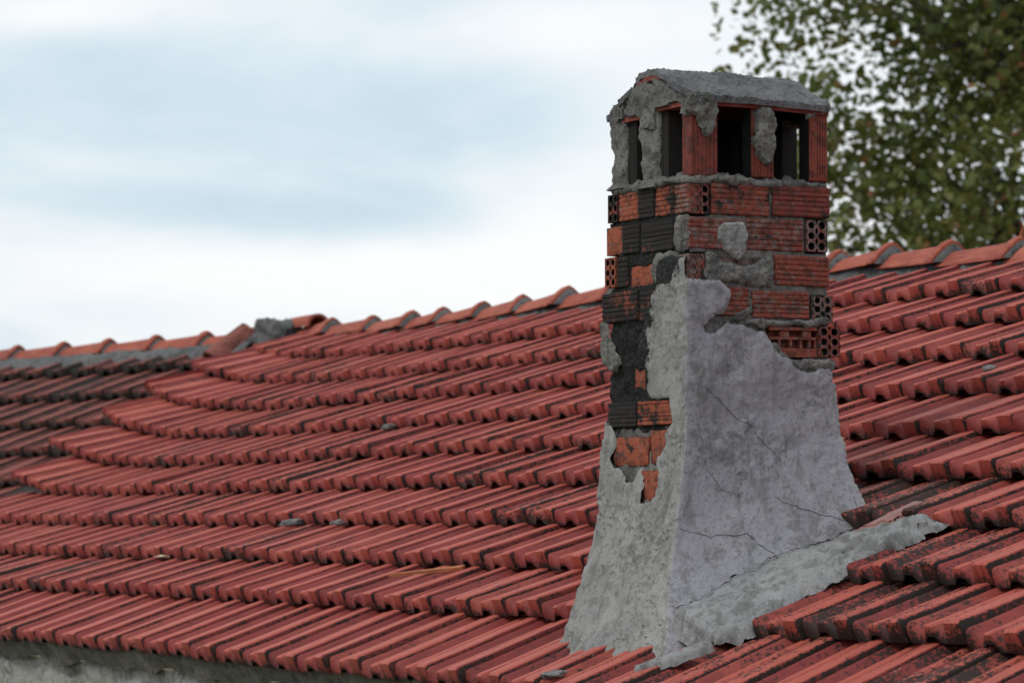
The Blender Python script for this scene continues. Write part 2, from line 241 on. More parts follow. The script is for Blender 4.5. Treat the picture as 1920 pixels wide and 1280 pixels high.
def brick_mat():
    """hollow clay brick; object colour: red = soot, green = tone"""
    m, t, b = new_mat('hollow_brick'); pos = position(t)
    tc = t.nodes.new('ShaderNodeTexCoord'); oi = t.nodes.new('ShaderNodeObjectInfo'); cs = t.nodes.new('ShaderNodeSeparateColor'); t.links.new(oi.outputs['Color'], cs.inputs[0])
    mp = t.nodes.new('ShaderNodeMapping'); mp.inputs['Scale'].default_value = (5, 30, 90); t.links.new(tc.outputs['Object'], mp.inputs[0])
    scr = tnoise(t, mp.outputs[0], 1.0, 5, .65); mid = tnoise(t, pos, 26.0, 6, .7); fine = tnoise(t, pos, 150.0, 4, .7)
    c = mixc(t, cs.outputs[1], (.175, .038, .030), (.335, .085, .042))
    c = mixc(t, mmath(t, 'MULTIPLY', step(t, scr, .42, .7), .5), c, (.18, .038, .030))
    c = mixc(t, mmath(t, 'MULTIPLY', step(t, fine, .5, .72), .35), c, (.42, .15, .10))
    g = step(t, mmath(t, 'ADD', mmath(t, 'ADD', tnoise(t, pos, 52.0, 6, .72), mmath(t, 'MULTIPLY', scr, .30)), mmath(t, 'MULTIPLY', cs.outputs[2], .26)), .73, .86)
    c = mixc(t, mmath(t, 'MULTIPLY', g, .7), c, (.19, .18, .165))
    bigs = tnoise(t, pos, 13.0, 5, .7)
    k = step(t, mmath(t, 'ADD', mmath(t, 'ADD', mmath(t, 'MULTIPLY', cs.outputs[0], .62), mmath(t, 'MULTIPLY', scr, .34)), mmath(t, 'ADD', mmath(t, 'MULTIPLY', mid, .35), mmath(t, 'MULTIPLY', bigs, 1.25))), 1.17, 1.29)
    c = mixc(t, mmath(t, 'MULTIPLY', step(t, tnoise(t, pos, 38.0, 6, .72), .46, .60), .66), c, (.050, .028, .022))
    c = mixc(t, mmath(t, 'MULTIPLY', k, .95), c, (.014, .017, .016))
    c = mixc(t, mmath(t, 'MULTIPLY', step(t, mmath(t, 'ADD', mmath(t, 'MULTIPLY', scr, .5), mmath(t, 'MULTIPLY', fine, .5)), .56, .66), .35), c, (.15, .14, .13))
    t.links.new(c, b.inputs['Base Color']); b.inputs['Roughness'].default_value = .85; b.inputs['Specular IOR Level'].default_value = .25
    bump(t, b, mmath(t, 'ADD', mmath(t, 'MULTIPLY', scr, .7), fine), .55, .004)
    return m
M_BRICK = brick_mat()
def flat_mat(name, col, rough=.9, var=.3, scale=20):
    m, t, b = new_mat(name); n = tnoise(t, position(t), scale, 5, .6)
    t.links.new(mixc(t, step(t, n, .3, .7), tuple(x*(1-var) for x in col), tuple(min(1, x*(1+var)) for x in col)), b.inputs['Base Color'])
    b.inputs['Roughness'].default_value = rough; b.inputs['Specular IOR Level'].default_value = .2
    bump(t, b, n, .4, .01); return m
M_SOOT = flat_mat('flue_soot', (.012, .012, .012))
M_DECK = flat_mat('roof_boards', (.03, .024, .02))
M_CRACK = flat_mat('crack_dirt', (.03, .03, .03))
M_BARK = flat_mat('bark', (.075, .065, .05), .95, .4, 6)
M_GROUND = flat_mat('dry_grass_ground', (.11, .10, .05), .95, .5, 1.5)
M_SHARD = flat_mat('bare_clay', (.42, .16, .075), .85, .2, 40)
M_SMOOTHCLAY = flat_mat('smooth_clay', (.24, .10, .08), .4, .25, 14)
M_TWIG = flat_mat('dried_leaf', (.22, .07, .03), .8, .3, 30)
M_LIME = mortar_mat('limewash', (.82, .80, .74), (.70, .68, .62), (.20, .19, .16), .5, False, warm=(.42, .38, .30), bumpd=.02)
M_EAVE = mortar_mat('eave_mortar', (.27, .255, .215), (.20, .19, .16), (.07, .07, .06), .5, False, warm=(.21, .19, .15), bumpd=.01)

# ------------------------------------------------------------------ roof surface
TH, PH, G = SURF['th'], SURF['ph'], SURF['G']
E_ = Vector((-math.sin(TH), math.cos(TH), 0)); H_ = Vector((math.cos(TH), math.sin(TH), 0))
S_ = Vector((math.cos(PH)*H_.x, math.cos(PH)*H_.y, math.sin(PH))); N_ = (-E_).cross(S_)
P0_ = Vector(SURF_P0); UP = Vector((0, 0, 1))
def surf(u, v, n=0.0):
    """point of the sagging roof plane in metres, n tile widths above it"""
    c = SURF_C; U = u/20; V = v/5-1
    nn = c[0]*U*V+c[1]*U**2+c[2]*U**3+c[3]*U*U*V+c[4]*U*V*V+c[5]*V*V+c[6]*U*U*V*V+c[7]*U**4
    e = c[8]*U*V; s = c[9]*U*U+c[10]*U*V+c[11]*V*V
    vv = v if v >= .5 else v-SURF['dv0']*(1-v/.5 if v > 0 else 1)
    P = P0_+(u+e)*E_+(vv*G+s)*S_+(nn+n)*N_
    return P*W+Vector((0, 0, CZ))

# ground
me = mesh('ground', [(-900, -300, 0), (900, -300, 0), (900, 1500, 0), (-900, 1500, 0)], [(0, 1, 2, 3)], M_GROUND, False)
tag(obj('ground', me), kind='structure')

# ------------------------------------------------------------------ tiles
# section of one tile, left joint to right joint: (x, top height, set-back of the nose, underside of the front, rib)
SEC = [(.008, .10, .03, .0, 0), (.012, .205, .035, .0, 0), (.030, .232, .04, .0, .3), (.075, .206, .07, .0, .05), (.15, .142, .085, .0, 0), (.235, .122, .085, .0, 0), (.275, .134, .07, .02, 0), (.315, .186, .03, .07, .8), (.345, .212, .016, .085, 1), (.435, .216, .016, .085, 1), (.475, .192, .035, .07, .5),
       (.53, .136, .08, .015, 0), (.59, .116, .09, .0, 0), (.632, .122, .085, .0, 0), (.665, .186, .045, .0, .3), (.695, .250, .014, .0, 1), (.725, .268, .009, .0, 1), (.935, .278, .008, .0, 1), (.960, .268, .010, .0, .7), (.972, .250, .012, .0, .0), (.979, .0, .012, .0, 0)]
TILT = .245
def tile_mesh(name, mat, var=0, ln=1.52):
    rg = random.Random(40+var); V = []; F = []; rib = []; lip = []; uv = []
    ys = [None, None, None, .25, .8, ln]
    for (x, z, nb, zb, r) in SEC:
        zz = z+rg.uniform(-.003, .003); h = zz-zb
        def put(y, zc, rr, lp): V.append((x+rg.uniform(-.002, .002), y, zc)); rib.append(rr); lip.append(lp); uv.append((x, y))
        side = 1.0 if x in (SEC[0][0], SEC[-1][0], SEC[-2][0]) else (.15 if x == SEC[1][0] else 0.0)  # seam walls carry the painted gap shade
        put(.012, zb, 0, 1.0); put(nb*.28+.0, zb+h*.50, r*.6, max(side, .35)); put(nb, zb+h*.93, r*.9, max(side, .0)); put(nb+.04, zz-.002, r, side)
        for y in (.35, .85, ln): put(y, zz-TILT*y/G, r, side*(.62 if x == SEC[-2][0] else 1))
    k = 7; n = len(SEC)
    for i in range(n-1):
        for j in range(k-1): a = i*k+j; F.append((a, a+k, a+k+1, a+1))
    b = len(V)                                   # closed underside
    for i in (0, n-1):
        x = SEC[i][0]; V += [(x, .04, .0), (x, ln, -TILT*ln/G+.05)]; rib += [0, 0]; lip += [.6, 0]; uv += [(x, 0), (x, ln)]
    F.append((b, b+1, b+3, b+2))
    me = mesh(name, V, F, mat, True, 42)
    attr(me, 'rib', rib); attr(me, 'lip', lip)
    ul = me.uv_layers.new(name='tile')
    for l in me.loops: ul.data[l.index].uv = uv[l.vertex_index]
    return me
TILES = [tile_mesh('tile', M_TILE, i) for i in range(5)]
EAVE_TILES = [tile_mesh('tile', M_TILE, 10+i, 2.0) for i in range(3)]
WTILES = [tile_mesh('tile', M_WING, 20+i) for i in range(3)]

def tile_matrix(A, B, T, sx, gap=.0):
    """A, B front corners, T a point up the slope"""
    x = (B-A); wd = x.length; x.normalize(); mid = (A+B)/2; y = T-mid; gl = y.length
    y = (y-x*y.dot(x)); y.normalize(); z = x.cross(y); s = wd
    m = Matrix.Identity(4)
    for i, (ax, sc) in enumerate(((x, wd*sx), (y, gl/G), (z, W))):
        for r in range(3): m[r][i] = ax[r]*sc
    m.translation = A
    return m

roof = empty('tiled_roof', surf(10, 0))
tag(roof, 'sagging red clay tiled roof with the mortared chimney standing on it', 'roof')
rinv = Matrix.Translation(-roof.location)
rg = random.Random(5)
jobs = []
COURSES[2] = [((-4.62, n) if abs(u+4.4) < .01 else (u, n)) for u, n in COURSES[2]]
for k in range(10):
    row = COURSES[k]
    for (ul, nl), (ur, nr) in zip(row[:-1], row[1:]):
        um = (ul+ur)/2
        if k == 1 and -4.6 < um < -2.4: continue
        if k == 2 and -4.6 < um < -2.4: continue
        jz = rg.uniform(-.014, .022); jr = rg.uniform(-.016, .016); jy = rg.uniform(-.022, .022)
        if rg.random() < .12: jz += rg.uniform(.01, .05)
        if rg.random() < .07: jr += rg.uniform(-.025, .025)
        A = surf(ul, k+jy*.8, nl+jz-jr); B = surf(ur, k+jy*.8, nr+jz+jr)
        up = surf(um+rg.uniform(-.014, .014), k+1, (nl+nr)/2*.75+jz*.5+.005)
        m = tile_matrix(A, B, up, rg.uniform(.985, 1.005))
        # how much black growth: heavy on the near right, sooty by the chimney, light elsewhere
        near = ss(1.5, -5.0, um)*ss(6.0, 1.5, k)
        li = .10+.55*near*rg.uniform(.3, 1.0)+(.55*rg.random() if rg.random() < .12 else 0)
        if k == 3 and -4.5 < um < -1.5: li = .85
        if k == 2 and -6.6 < um < -4.5: li = max(li, .6)
        if k == 1 and -6.5 < um < -5.4: li = .75
        jobs.append((m, k, um, li, rg.random(), rg.randrange(5)))
def in_view(m, k):
    c = m @ Vector((.5, .35, .1)); d = c.y
    px = 960+FOCAL_PX*c.x/d; py = 945-FOCAL_PX*(c.z-CZ)/d
    hid = 1140 < px < 1560 and py < (1150 if px > 1290 else 1180) 
    return (1 if (-30 < px < 1950 and py < 1310 and not hid) else 0, -d)
jobs.sort(key=lambda j: in_view(j[0], j[1]), reverse=True)
rest = jobs[296:]
for (m, k, um, li, tone, vi) in jobs[:296]:
    me = (EAVE_TILES[vi % 3] if k == 0 else TILES[vi])
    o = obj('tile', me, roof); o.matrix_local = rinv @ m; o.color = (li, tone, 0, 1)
V = []; F = []; at = {'rib': [], 'lip': [], 'lichen': [], 'tone': []}; UVs = []
for (m, k, um, li, tone, vi) in rest:
    me = (EAVE_TILES[vi % 3] if k == 0 else TILES[vi]); b = len(V); mm = rinv @ m
    V += [mm @ v.co for v in me.vertices]; F += [tuple(b+i for i in p.vertices) for p in me.polygons]
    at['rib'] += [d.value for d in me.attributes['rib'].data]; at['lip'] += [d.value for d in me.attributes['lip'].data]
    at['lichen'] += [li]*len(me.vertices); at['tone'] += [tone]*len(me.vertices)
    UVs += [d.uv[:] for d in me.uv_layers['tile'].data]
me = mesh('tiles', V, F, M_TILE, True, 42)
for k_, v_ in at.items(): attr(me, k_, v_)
ul = me.uv_layers.new(name='tile'); ul.data.foreach_set('uv', [x for q in UVs for x in q])
o = obj('tiles', me, roof); o.color = (0, 0, 0, 1); tag(o, kind='stuff')
# boards below the tiles
V = []; F = []
us = list(range(-14, 37, 2)); vs = [0.15, 2, 4, 6, 8, 10, 10.55]
for u in us:
    for v in vs: V.append(surf(u, v, -.30)-roof.location)
for i in range(len(us)-1):
    for j in range(len(vs)-1): a = i*len(vs)+j; F.append((a, a+1, a+len(vs)+1, a+len(vs)))
b = len(V)
for u in us:                                     # unseen slope behind the ridge, added to block light leaks
    V.append(surf(u, 10.55, -.30)-roof.location); V.append(surf(u, 10.55, -.30)+(H_*10*W*1.2-UP*5*W*1.2)-roof.location)
for i in range(len(us)-1): a = b+2*i; F.append((a, a+1, a+3, a+2))
obj('roof_deck', mesh('roof_deck', V, F, M_DECK, False), roof)

# ------------------------------------------------------------------ ridge caps
def interp(tab, u):
    tab = sorted(tab)
    if u <= tab[0][0]: return tab[0][1]
    for (a, va), (b, vb) in zip(tab[:-1], tab[1:]):
        if a <= u <= b: return lerp(va, vb, (u-a)/(b-a))
    return tab[-1][1]
VR = [(-2, 10.0), (5.6, 10.03), (7.8, 10.15), (10.25, 10.36), (14, 10.36), (22.4, 10.25), (24.3, 10.18), (28.2, 10.08), (30, 10.0), (34.5, 10.0), (38, 9.9)]
def ridge_axis(u):
    return surf(u, interp(VR, u), .085)+H_*(.34*W)
def cap_mesh(name, r0, r1, ln, mat, lift=.0, seed=0):
    """half-round cap along +x; the thick collar is at x = 0"""
    rgc = random.Random(seed); V = []; F = []; n = 14; prof = []
    # outer profile (x, r), then inner back
    prof = [(0, r1*.84), (0, r1), (.015*ln, r1*1.05), (.085*ln, r1*1.06), (.105*ln, r1*1.0), (.115*ln, r1*.84), (.5*ln, lerp(r1, r0, .55)*.84), (ln, r0*.84), (ln, r0*.74)]
    for (x, r) in prof:
        for i in range(n+1):
            a = -.12+(PI+.24)*i/n
            V.append((x, -math.cos(a)*r, max(-.1*r, r*.86*(1-abs(math.cos(a))**1.45))-(.06*r if i in (0, n) else 0)+rgc.uniform(-.0012, .0012)))
    k = n+1
    for j in range(len(prof)-1):
        for i in range(n): a = j*k+i; F.append((a, a+k, a+k+1, a+1))
    a0 = (len(prof)-1)*k                         # inside skin
    for i in range(n): F.append((a0+i, i, i+1, a0+i+1))
    me = mesh(name, V, F, mat, True, 40)
    attr(me, 'rib', [.5]*len(V)); attr(me, 'lip', [0]*len(V))
    ul = me.uv_layers.new(name='tile')
    for l in me.loops: c = me.vertices[l.vertex_index].co; ul.data[l.index].uv = (c.y*3, c.x*3)
    return me
def place_axis(o, A, B, parent, roll=0):
    x = (B-A).normalized(); y = UP.cross(x).normalized(); z = x.cross(y)
    m = Matrix.Identity(4)
    for i, ax in enumerate((x, y, z)):
        for r in range(3): m[r][i] = ax[r]
    m = m @ Matrix.Rotation(roll, 4, 'X'); m.translation = A
    o.matrix_local = Matrix.Translation(-parent.location) @ m
def mortar_fill(name, A, B, r, parent, seed, depth=.05):
    """rough mortar plug in the open end of a cap"""
    V = []; F = []; n = 12
    for j, (x, k) in enumerate(((-.004, 0), (-.012, .5), (-.004, .86), (.05, .93))):
        for i in range(n+1):
            a = PI*i/n; q = fbm(Vector((i*.9+seed*7, j*1.7, seed)), 2)
            V.append((x-abs(q)*.012*(k < .9), -math.cos(a)*r*k*(1+.03*q), r*k*.86*(1-abs(math.cos(a))**1.45)*(1+.03*q)))
    for j in range(3):
        for i in range(n): a = j*(n+1)+i; F.append((a, a+1, a+n+2, a+n+1))
    o = obj(name, mesh(name, V, F, M_RMORT), parent); place_axis(o, A, B, parent); return o
COLLARS = [34.52, 31.99, 29.8, 28.25, 26.27, 24.35, 22.39, 20.3, 18.2, 16.1, 13.9, 11.71, 9.95, 7.75, 5.55, 3.3, 1.1, -1.1]
for i in range(len(COLLARS)):
    u0 = COLLARS[i]; u1 = COLLARS[i-1] if i else 36.6
    A = ridge_axis(u0); B = ridge_axis(u1)-UP*.012; ln = (B-A).length+.03
    rr = random.Random(i).uniform(.95, 1.05); big = 1.08 if u0 in (22.39, 7.75, 9.95) else 1.0
    me = cap_mesh('ridge_tile', .35*W, .415*W*rr*big, ln, M_RIDGE, seed=i)
    o = obj('ridge_tile', me, roof); place_axis(o, A+UP*.006, B, roof, random.Random(i+50).uniform(-.06, .06)); o.color = (.0, random.Random(i).random(), 0, 1)
    pg = mortar_fill('mortar_plug', A+UP*.004, B, .42*W*rr*big, roof, i); pg.parent = o; pg.matrix_parent_inverse = o.matrix_basis.inverted()
def mortar_band(name, pts_fn, us, nt, parent, amp, mat, seed, sub=None):
    V = []; F = []
    for i, u in enumerate(us):
        for j in range(nt+1):
            p, nrm = pts_fn(u, j/nt)
            q = fbm(p*9+Vector((seed, 0, 0)), 4)+.6*fbm(p*30, 3)
            V.append(p+nrm*q*amp-parent.location)
    k = nt+1
    for i in range(len(us)-1):
        for j in range(nt): a = i*k+j; F.append((a, a+k, a+k+1, a+1))
    return obj(name, mesh(name, V, F, mat), parent)
def ridge_bed(u, t):
    v = interp(VR, u); edge = .10*fbm(Vector((u*1.3, 3, 0)), 3)
    p = lerp(surf(u, v-.20+edge, -.30), surf(u, v+.25, .10), t**.8)+N_*W*.06*math.sin(PI*t)
    return p, (N_-H_*.4).normalized()
n_ = 230
mortar_band('ridge_mortar', ridge_bed, [-2+(36.9+2)*i/n_ for i in range(n_+1)], 7, roof, .017, M_RMORT, 2)

# ------------------------------------------------------------------ the far wing
TH2 = math.radians(40.6)
E2 = Vector((-math.sin(TH2), math.cos(TH2), 0)); H2 = Vector((math.cos(TH2), math.sin(TH2), 0))
S2 = Vector((math.cos(PH)*H2.x, math.cos(PH)*H2.y, math.sin(PH))); N2 = (-E2).cross(S2)
WP = surf(37.86, 9.64)
wing = empty('tiled_roof', WP)
tag(wing, 'darker grimy tiled roof wing beyond the stepped edge of the big red roof', 'roof')
WK = 1.27
def wsurf(e, s, n=0): return WP+(e*E2+s*S2+n*N2)*W
sr = [-.12, -1.33, -3.0, -4.72, -6.42, -8.1, -9.8, -11.5]
rg = random.Random(11); winv = Matrix.Translation(-WP)
for r in range(1, 8):
    e0 = -4.5 if r > 2 else (-3.2 if r == 2 else -1.6)
    e = 14.4+rg.uniform(-.2, .2); wt = []
    while e > e0:
        er = e-WK*rg.uniform(.98, 1.02)
        jz = rg.uniform(-.03, .03)
        A = wsurf(e, sr[r], jz); B = wsurf(er, sr[r], jz+rg.uniform(-.02, .02)); T = wsurf((e+er)/2, sr[r]+1.69, .0)
        m = tile_matrix(A, B, T, .99)
        o = obj('tile', WTILES[rg.randrange(3)], wing); o.matrix_local = winv @ m
        o.color = (rg.uniform(.0, .35)+(.5 if r in (1, 2) and rg.random() < .4 else 0), rg.random(), 0, 1)
        e = er
# deck and back slope
dk = [wsurf(-5, -11.8, -.35), wsurf(16, -11.8, -.35), wsurf(16, .2, -.35), wsurf(0, .2, -.35), wsurf(-5, -3, -.35)]
dk = [p-WP for p in dk]; bs = [wsurf(0, .2, -.2)-WP, wsurf(16, .2, -.2)-WP]; dn = H2*2.6-UP*1.3
obj('roof_deck', mesh('roof_deck', dk+bs+[bs[1]+dn, bs[0]+dn], [(0, 1, 2, 3, 4), (5, 6, 7, 8)], M_DECK, False), wing)
WC = [.08, 2.15, 4.46, 6.8, 9.07, 11.52, 14.0]
WAX = lambda e: WP+(e*E2)*W+UP*(.10*W)+H2*(.12*W)
for i in range(len(WC)-1):
    A = WAX(WC[i]); B = WAX(WC[i+1])-UP*.01
    me = cap_mesh('ridge_tile', .38*W, .46*W, (B-A).length+.03, M_RIDGE, seed=70+i)
    o = obj('ridge_tile', me, wing); place_axis(o, A, B, wing); o.color = (.12, random.Random(i+9).random()*.6, 0, 1)
    pg = mortar_fill('mortar_plug', A, B, .40*W, wing, 30+i); pg.parent = o; pg.matrix_parent_inverse = o.matrix_basis.inverted()
def wing_bed(e, t):
    edge = .25*fbm(Vector((e*1.1, 8, 0)), 3)
    p = lerp(wsurf(e, -1.05+edge, -.05), wsurf(e, -.12, .16), t)+N2*W*.16*math.sin(PI*t)
    return p, (N2-H2*.4).normalized()
mortar_band('ridge_mortar', wing_bed, [-.4+15*i/110 for i in range(111)], 6, wing, .02, M_RMORT, 6)

# lump of mortar where both ridges meet, and the short barrel tiles around it
def blob_mesh(name, rx, ry, rz, mat, seed, amp=.25, sub=3, freq=3.0):
    bm = bmesh.new(); bmesh.ops.create_icosphere(bm, subdivisions=sub, radius=1)
    for v in bm.verts:
        q = fbm(v.co*freq*.5+Vector((seed*3.1, 0, 0)), 4); q2 = fbm(v.co*freq*2.2+Vector((0, seed*2.3, 0)), 3)
        f = 1+amp*q+amp*.35*q2; v.co = Vector((v.co.x*rx*f, v.co.y*ry*f, v.co.z*rz*f))
    me = bpy.data.meshes.new(name); bm.to_mesh(me); bm.free(); me.materials.append(mat)
    me.polygons.foreach_set('use_smooth', [True]*len(me.polygons)); return me
o = obj('mortar_lump', blob_mesh('mortar_lump', .15, .24, .145, M_RMORT, 3, .42, 4), roof)
o.location = surf(37.0, 9.88, .0)-roof.location; o.rotation_euler = (0, 0, TH)
def barrel(name, r, ln, th, mat, seed=0, arc=1.0):
    V = []; F = []; n = 12
    for (x, q) in ((0, r-th), (0, r), (ln, r*.86), (ln, r*.86-th)):
        for i in range(n+1):
            a = PI*(.5-.5*arc)+PI*arc*i/n; V.append((x, -math.cos(a)*q, math.sin(a)*q))
    k = n+1
    for j in range(4):
        for i in range(n): a = j*k+i; b = ((j+1) % 4)*k+i; F.append((a, b, b+1, a+1))
    for i in (0, n): F.append((i, k+i, 2*k+i, 3*k+i))
    me = mesh(name, V, F, mat, True, 35); attr(me, 'rib', [.4]*len(V)); attr(me, 'lip', [0]*len(V))
    ul = me.uv_layers.new(name='tile')
    for l in me.loops: c = me.vertices[l.vertex_index].co; ul.data[l.index].uv = (c.y*3, c.x*3)
    return me
M_OLDCLAY = clay_tile_mat('old_barrel_clay', (.26, .072, .055), (.36, .15, .11), (.10, .04, .035), .05, .8)
lt = empty('barrel_tile', wsurf(-.75, -1.75, .55))
tag(lt, 'loose weathered barrel tile lying arched where the two roofs meet, below the mortar lump', 'roof tile')
o = obj('shell', barrel('shell', .36*W, 1.30*W, .07*W, M_OLDCLAY), lt); o.color = (.3, .5, 0, 1)
A = lt.location; B = wsurf(-.95, -.2, .85); place_axis(o, A-UP*.05, B-UP*.05, lt)
# short barrel over the lump
st = empty('barrel_tile', ridge_axis(35.1))
tag(st, 'short dark-mouthed barrel tile resting on top of the ridge beside the mortar lump', 'roof tile')
o = obj('shell', barrel('shell', .33*W, 1.3*W, .07*W, M_RIDGE), st); o.color = (.1, .5, 0, 1)
place_axis(o, ridge_axis(35.4)+UP*.05, ridge_axis(36.4)+UP*.05, st)

# ------------------------------------------------------------------ chimney
C0 = Vector((CHIM[0], CHIM[1], CHIM[2]+CZ))
ch = empty('chimney', C0); SZ = .505
tag(ch, 'crumbling square chimney of hollow bricks and grey render with an arched mortar cap', 'chimney')
def cp(a, b, z): return a*E_+b*H_+z*UP           # chimney coordinates relative to C0
def zroof(a, b): return .537*b+.02
# local frame of each face: right face looks along -E, left face along -H
FR = {'R': (H_, E_, UP), 'L': (-E_, H_, UP)}      # (along, inward, up); along runs left to right for someone facing the wall
def face_matrix(face, s, z, out=0, rot=0):
    """origin at distance s from the near corner; x along the wall, y inward, z up"""
    x, y, zz = FR[face]
    p = (H_*s if face == 'R' else E_*s) - y*out + UP*z
    m = Matrix.Identity(4)
    for i, ax in enumerate((x, y, zz)):
        for r in range(3): m[r][i] = ax[r]
    m = m @ Matrix.Rotation(rot, 4, 'Y'); m.translation = p; return m
def grooved(name, ln, dp, h, seed, broken=None, ng=6):
    """brick with comb grooves along its length; x -ln/2..ln/2, y 0 (front)..dp, z -h/2..h/2"""
    rgb = random.Random(seed); prof = []; gz = h/ng
    for i in range(ng):
        z0 = -h/2+i*gz; d = rgb.choice((.0025, .0035, .0012))
        prof += [(z0+gz*.05, d if i else .004), (z0+gz*.28, .0), (z0+gz*.82, .0), (z0+gz*.97, d)]
    prof[-1] = (h/2, .004); V = []; F = []; xs = [-ln/2, -ln/2+.004, -ln*.17, ln*.2, ln/2-.004, ln/2]
    for i, x in enumerate(xs):
        ed = .004 if i in (0, len(xs)-1) else 0
        for (z, d) in prof: V.append((x, d+ed+rgb.uniform(-.0006, .0006), z*(1-(.02 if ed else 0))))
        V.append((x, dp, h/2)); V.append((x, dp, -h/2))
    k = len(prof)+2
    for i in range(len(xs)-1):
        for j in range(k): a = i*k+j; b = i*k+(j+1) % k; F.append((a, a+k, b+k, b))
    F.append(tuple(range(k))); F.append(tuple(range((len(xs)-1)*k+k-1, (len(xs)-1)*k-1, -1)))
    return mesh(name, V, F, M_BRICK, True, 30)
def holed(name, wd, h, dp, nx=2, nz=3, seed=0, ns=10):
    """brick end with its six holes; front at y 0"""
    rgb = random.Random(seed); V = []; F = []; cw, chh = wd/nx, h/nz
    for ix in range(nx):
        for iz in range(nz):
            cx = -wd/2+(ix+.5)*cw+rgb.uniform(-.001, .001); cz = -h/2+(iz+.5)*chh; r = min(cw, chh)*rgb.uniform(.33, .385); b = len(V)
            for q in range(4):
                for i in range(ns):
                    a = 2*PI*(i+.5)/ns; co, si = math.cos(a), math.sin(a)
                    if q == 0:
                        k = 1/max(abs(co), abs(si)); V.append((-wd/2+(ix+.5)*cw+co*k*cw/2, rgb.uniform(0, .0008), cz+si*k*chh/2))
                    elif q == 1: V.append((cx+co*r, .001, cz+si*r))
                    elif q == 2: V.append((cx+co*r*.93, dp*.75, cz+si*r*.93))
                    else: V.append((cx, dp*.75, cz))
            for q in range(3):
                for i in range(ns):
                    j = (i+1) % ns; F.append((b+q*ns+i, b+q*ns+j, b+(q+1)*ns+j, b+(q+1)*ns+i))
    b = len(V); x, z = wd/2, h/2
    V += [(-x, 0, -z), (x, 0, -z), (x, 0, z), (-x, 0, z), (-x, dp, -z), (x, dp, -z), (x, dp, z), (-x, dp, z)]
    F += [(b, b+1, b+5, b+4), (b+1, b+2, b+6, b+5), (b+2, b+3, b+7, b+6), (b+3, b, b+4, b+7), (b+4, b+5, b+6, b+7)]
    me = mesh(name, V, F, M_BRICK, True, 30); me.materials.append(M_SOOT)
    nh = nx*nz*ns*3
    for i in range(nh):
        if (i//ns) % 3: me.polygons[i].material_index = 1
    return me
# (face, from, to, bottom, top, kind, soot, tone, mortar smears, how far it stands out)
BR = [('R', .012, .074, 1.203, 1.292, 'h', .30, .1, .3, .001), ('R', .082, .288, 1.203, 1.298, 'b', .22, .35, .3, .002), ('R', .300, .505, 1.207, 1.301, 'b', .04, .0, .1, .003),
      ('R', .000, .196, 1.098, 1.192, 'b', .10, .25, .55, .002), ('R', .205, .412, 1.099, 1.198, 'b', .16, .15, .5, .001), ('R', .420, .496, 1.103, 1.200, 'h', .12, .2, .7, .0),
      ('R', .004, .057, .997, 1.080, 'h', .25, .2, .5, .001), ('R', .066, .296, .992, 1.080, 'b', .34, .1, 1.0, -.010), ('R', .306, .503, .995, 1.088, 'b', .02, .35, .25, .003),
      ('R', .100, .216, .897, .986, 'b', .06, .3, .35, .001), ('R', .226, .430, .893, .978, 'b', .03, .35, .4, .002), ('R', .440, .512, .884, .966, 'h', .28, .15, .8, .002),
      ('R', .462, .538, .779, .872, 'h', .25, .1, .35, .003),
      ('L', .442, .505, 1.212, 1.300, 'h', .50, .5, .2, .0), ('L', .318, .434, 1.210, 1.298, 'b', .18, .95, .2, .001), ('L', .212, .314, 1.208, 1.297, 'b', .62, .4, .1, .001), ('L', .092, .203, 1.206, 1.297, 'b', .40, .9, .1, .001), ('L', .004, .084, 1.205, 1.294, 'b', .30, .5, .6, .0),
      ('L', .420, .522, 1.110, 1.198, 'x', .02, .95, .2, .002), ('L', .306, .416, 1.106, 1.196, 'b', .72, .3, .2, .001), ('L', .092, .290, 1.100, 1.192, 'b', .68, .3, .3, .001),
      ('L', .450, .520, 1.008, 1.102, 'h', .05, .9, .2, .004), ('L', .378, .446, 1.004, 1.098, 'b', .66, .4, .2, .0), ('L', .225, .374, .998, 1.070, 'x', .0, 1.0, .1, -.004), ('L', .004, .125, .992, 1.082, 'b', .22, .5, .8, .0),
      ('L', .312, .541, .896, .990, 'b', .58, .5, .2, .004), ('L', .175, .304, .890, .984, 'b', .66, .4, .2, .002),
      ('L', .272, .350, .681, .748, 'x', .10, .7, .2, -.004),
      ('L', .318, .500, .566, .644, 'b', .70, .4, .2, .005), ('L', .092, .306, .568, .644, 'b', .22, .95, .1, .006),
      ('L', .234, .488, .446, .535, 'x', .10, .95, .1, .014), ('L', .120, .222, .452, .552, 'x', .10, .9, .2, .012), ('L', .130, .275, .335, .430, 'x', .10, .95, .1, .026)]
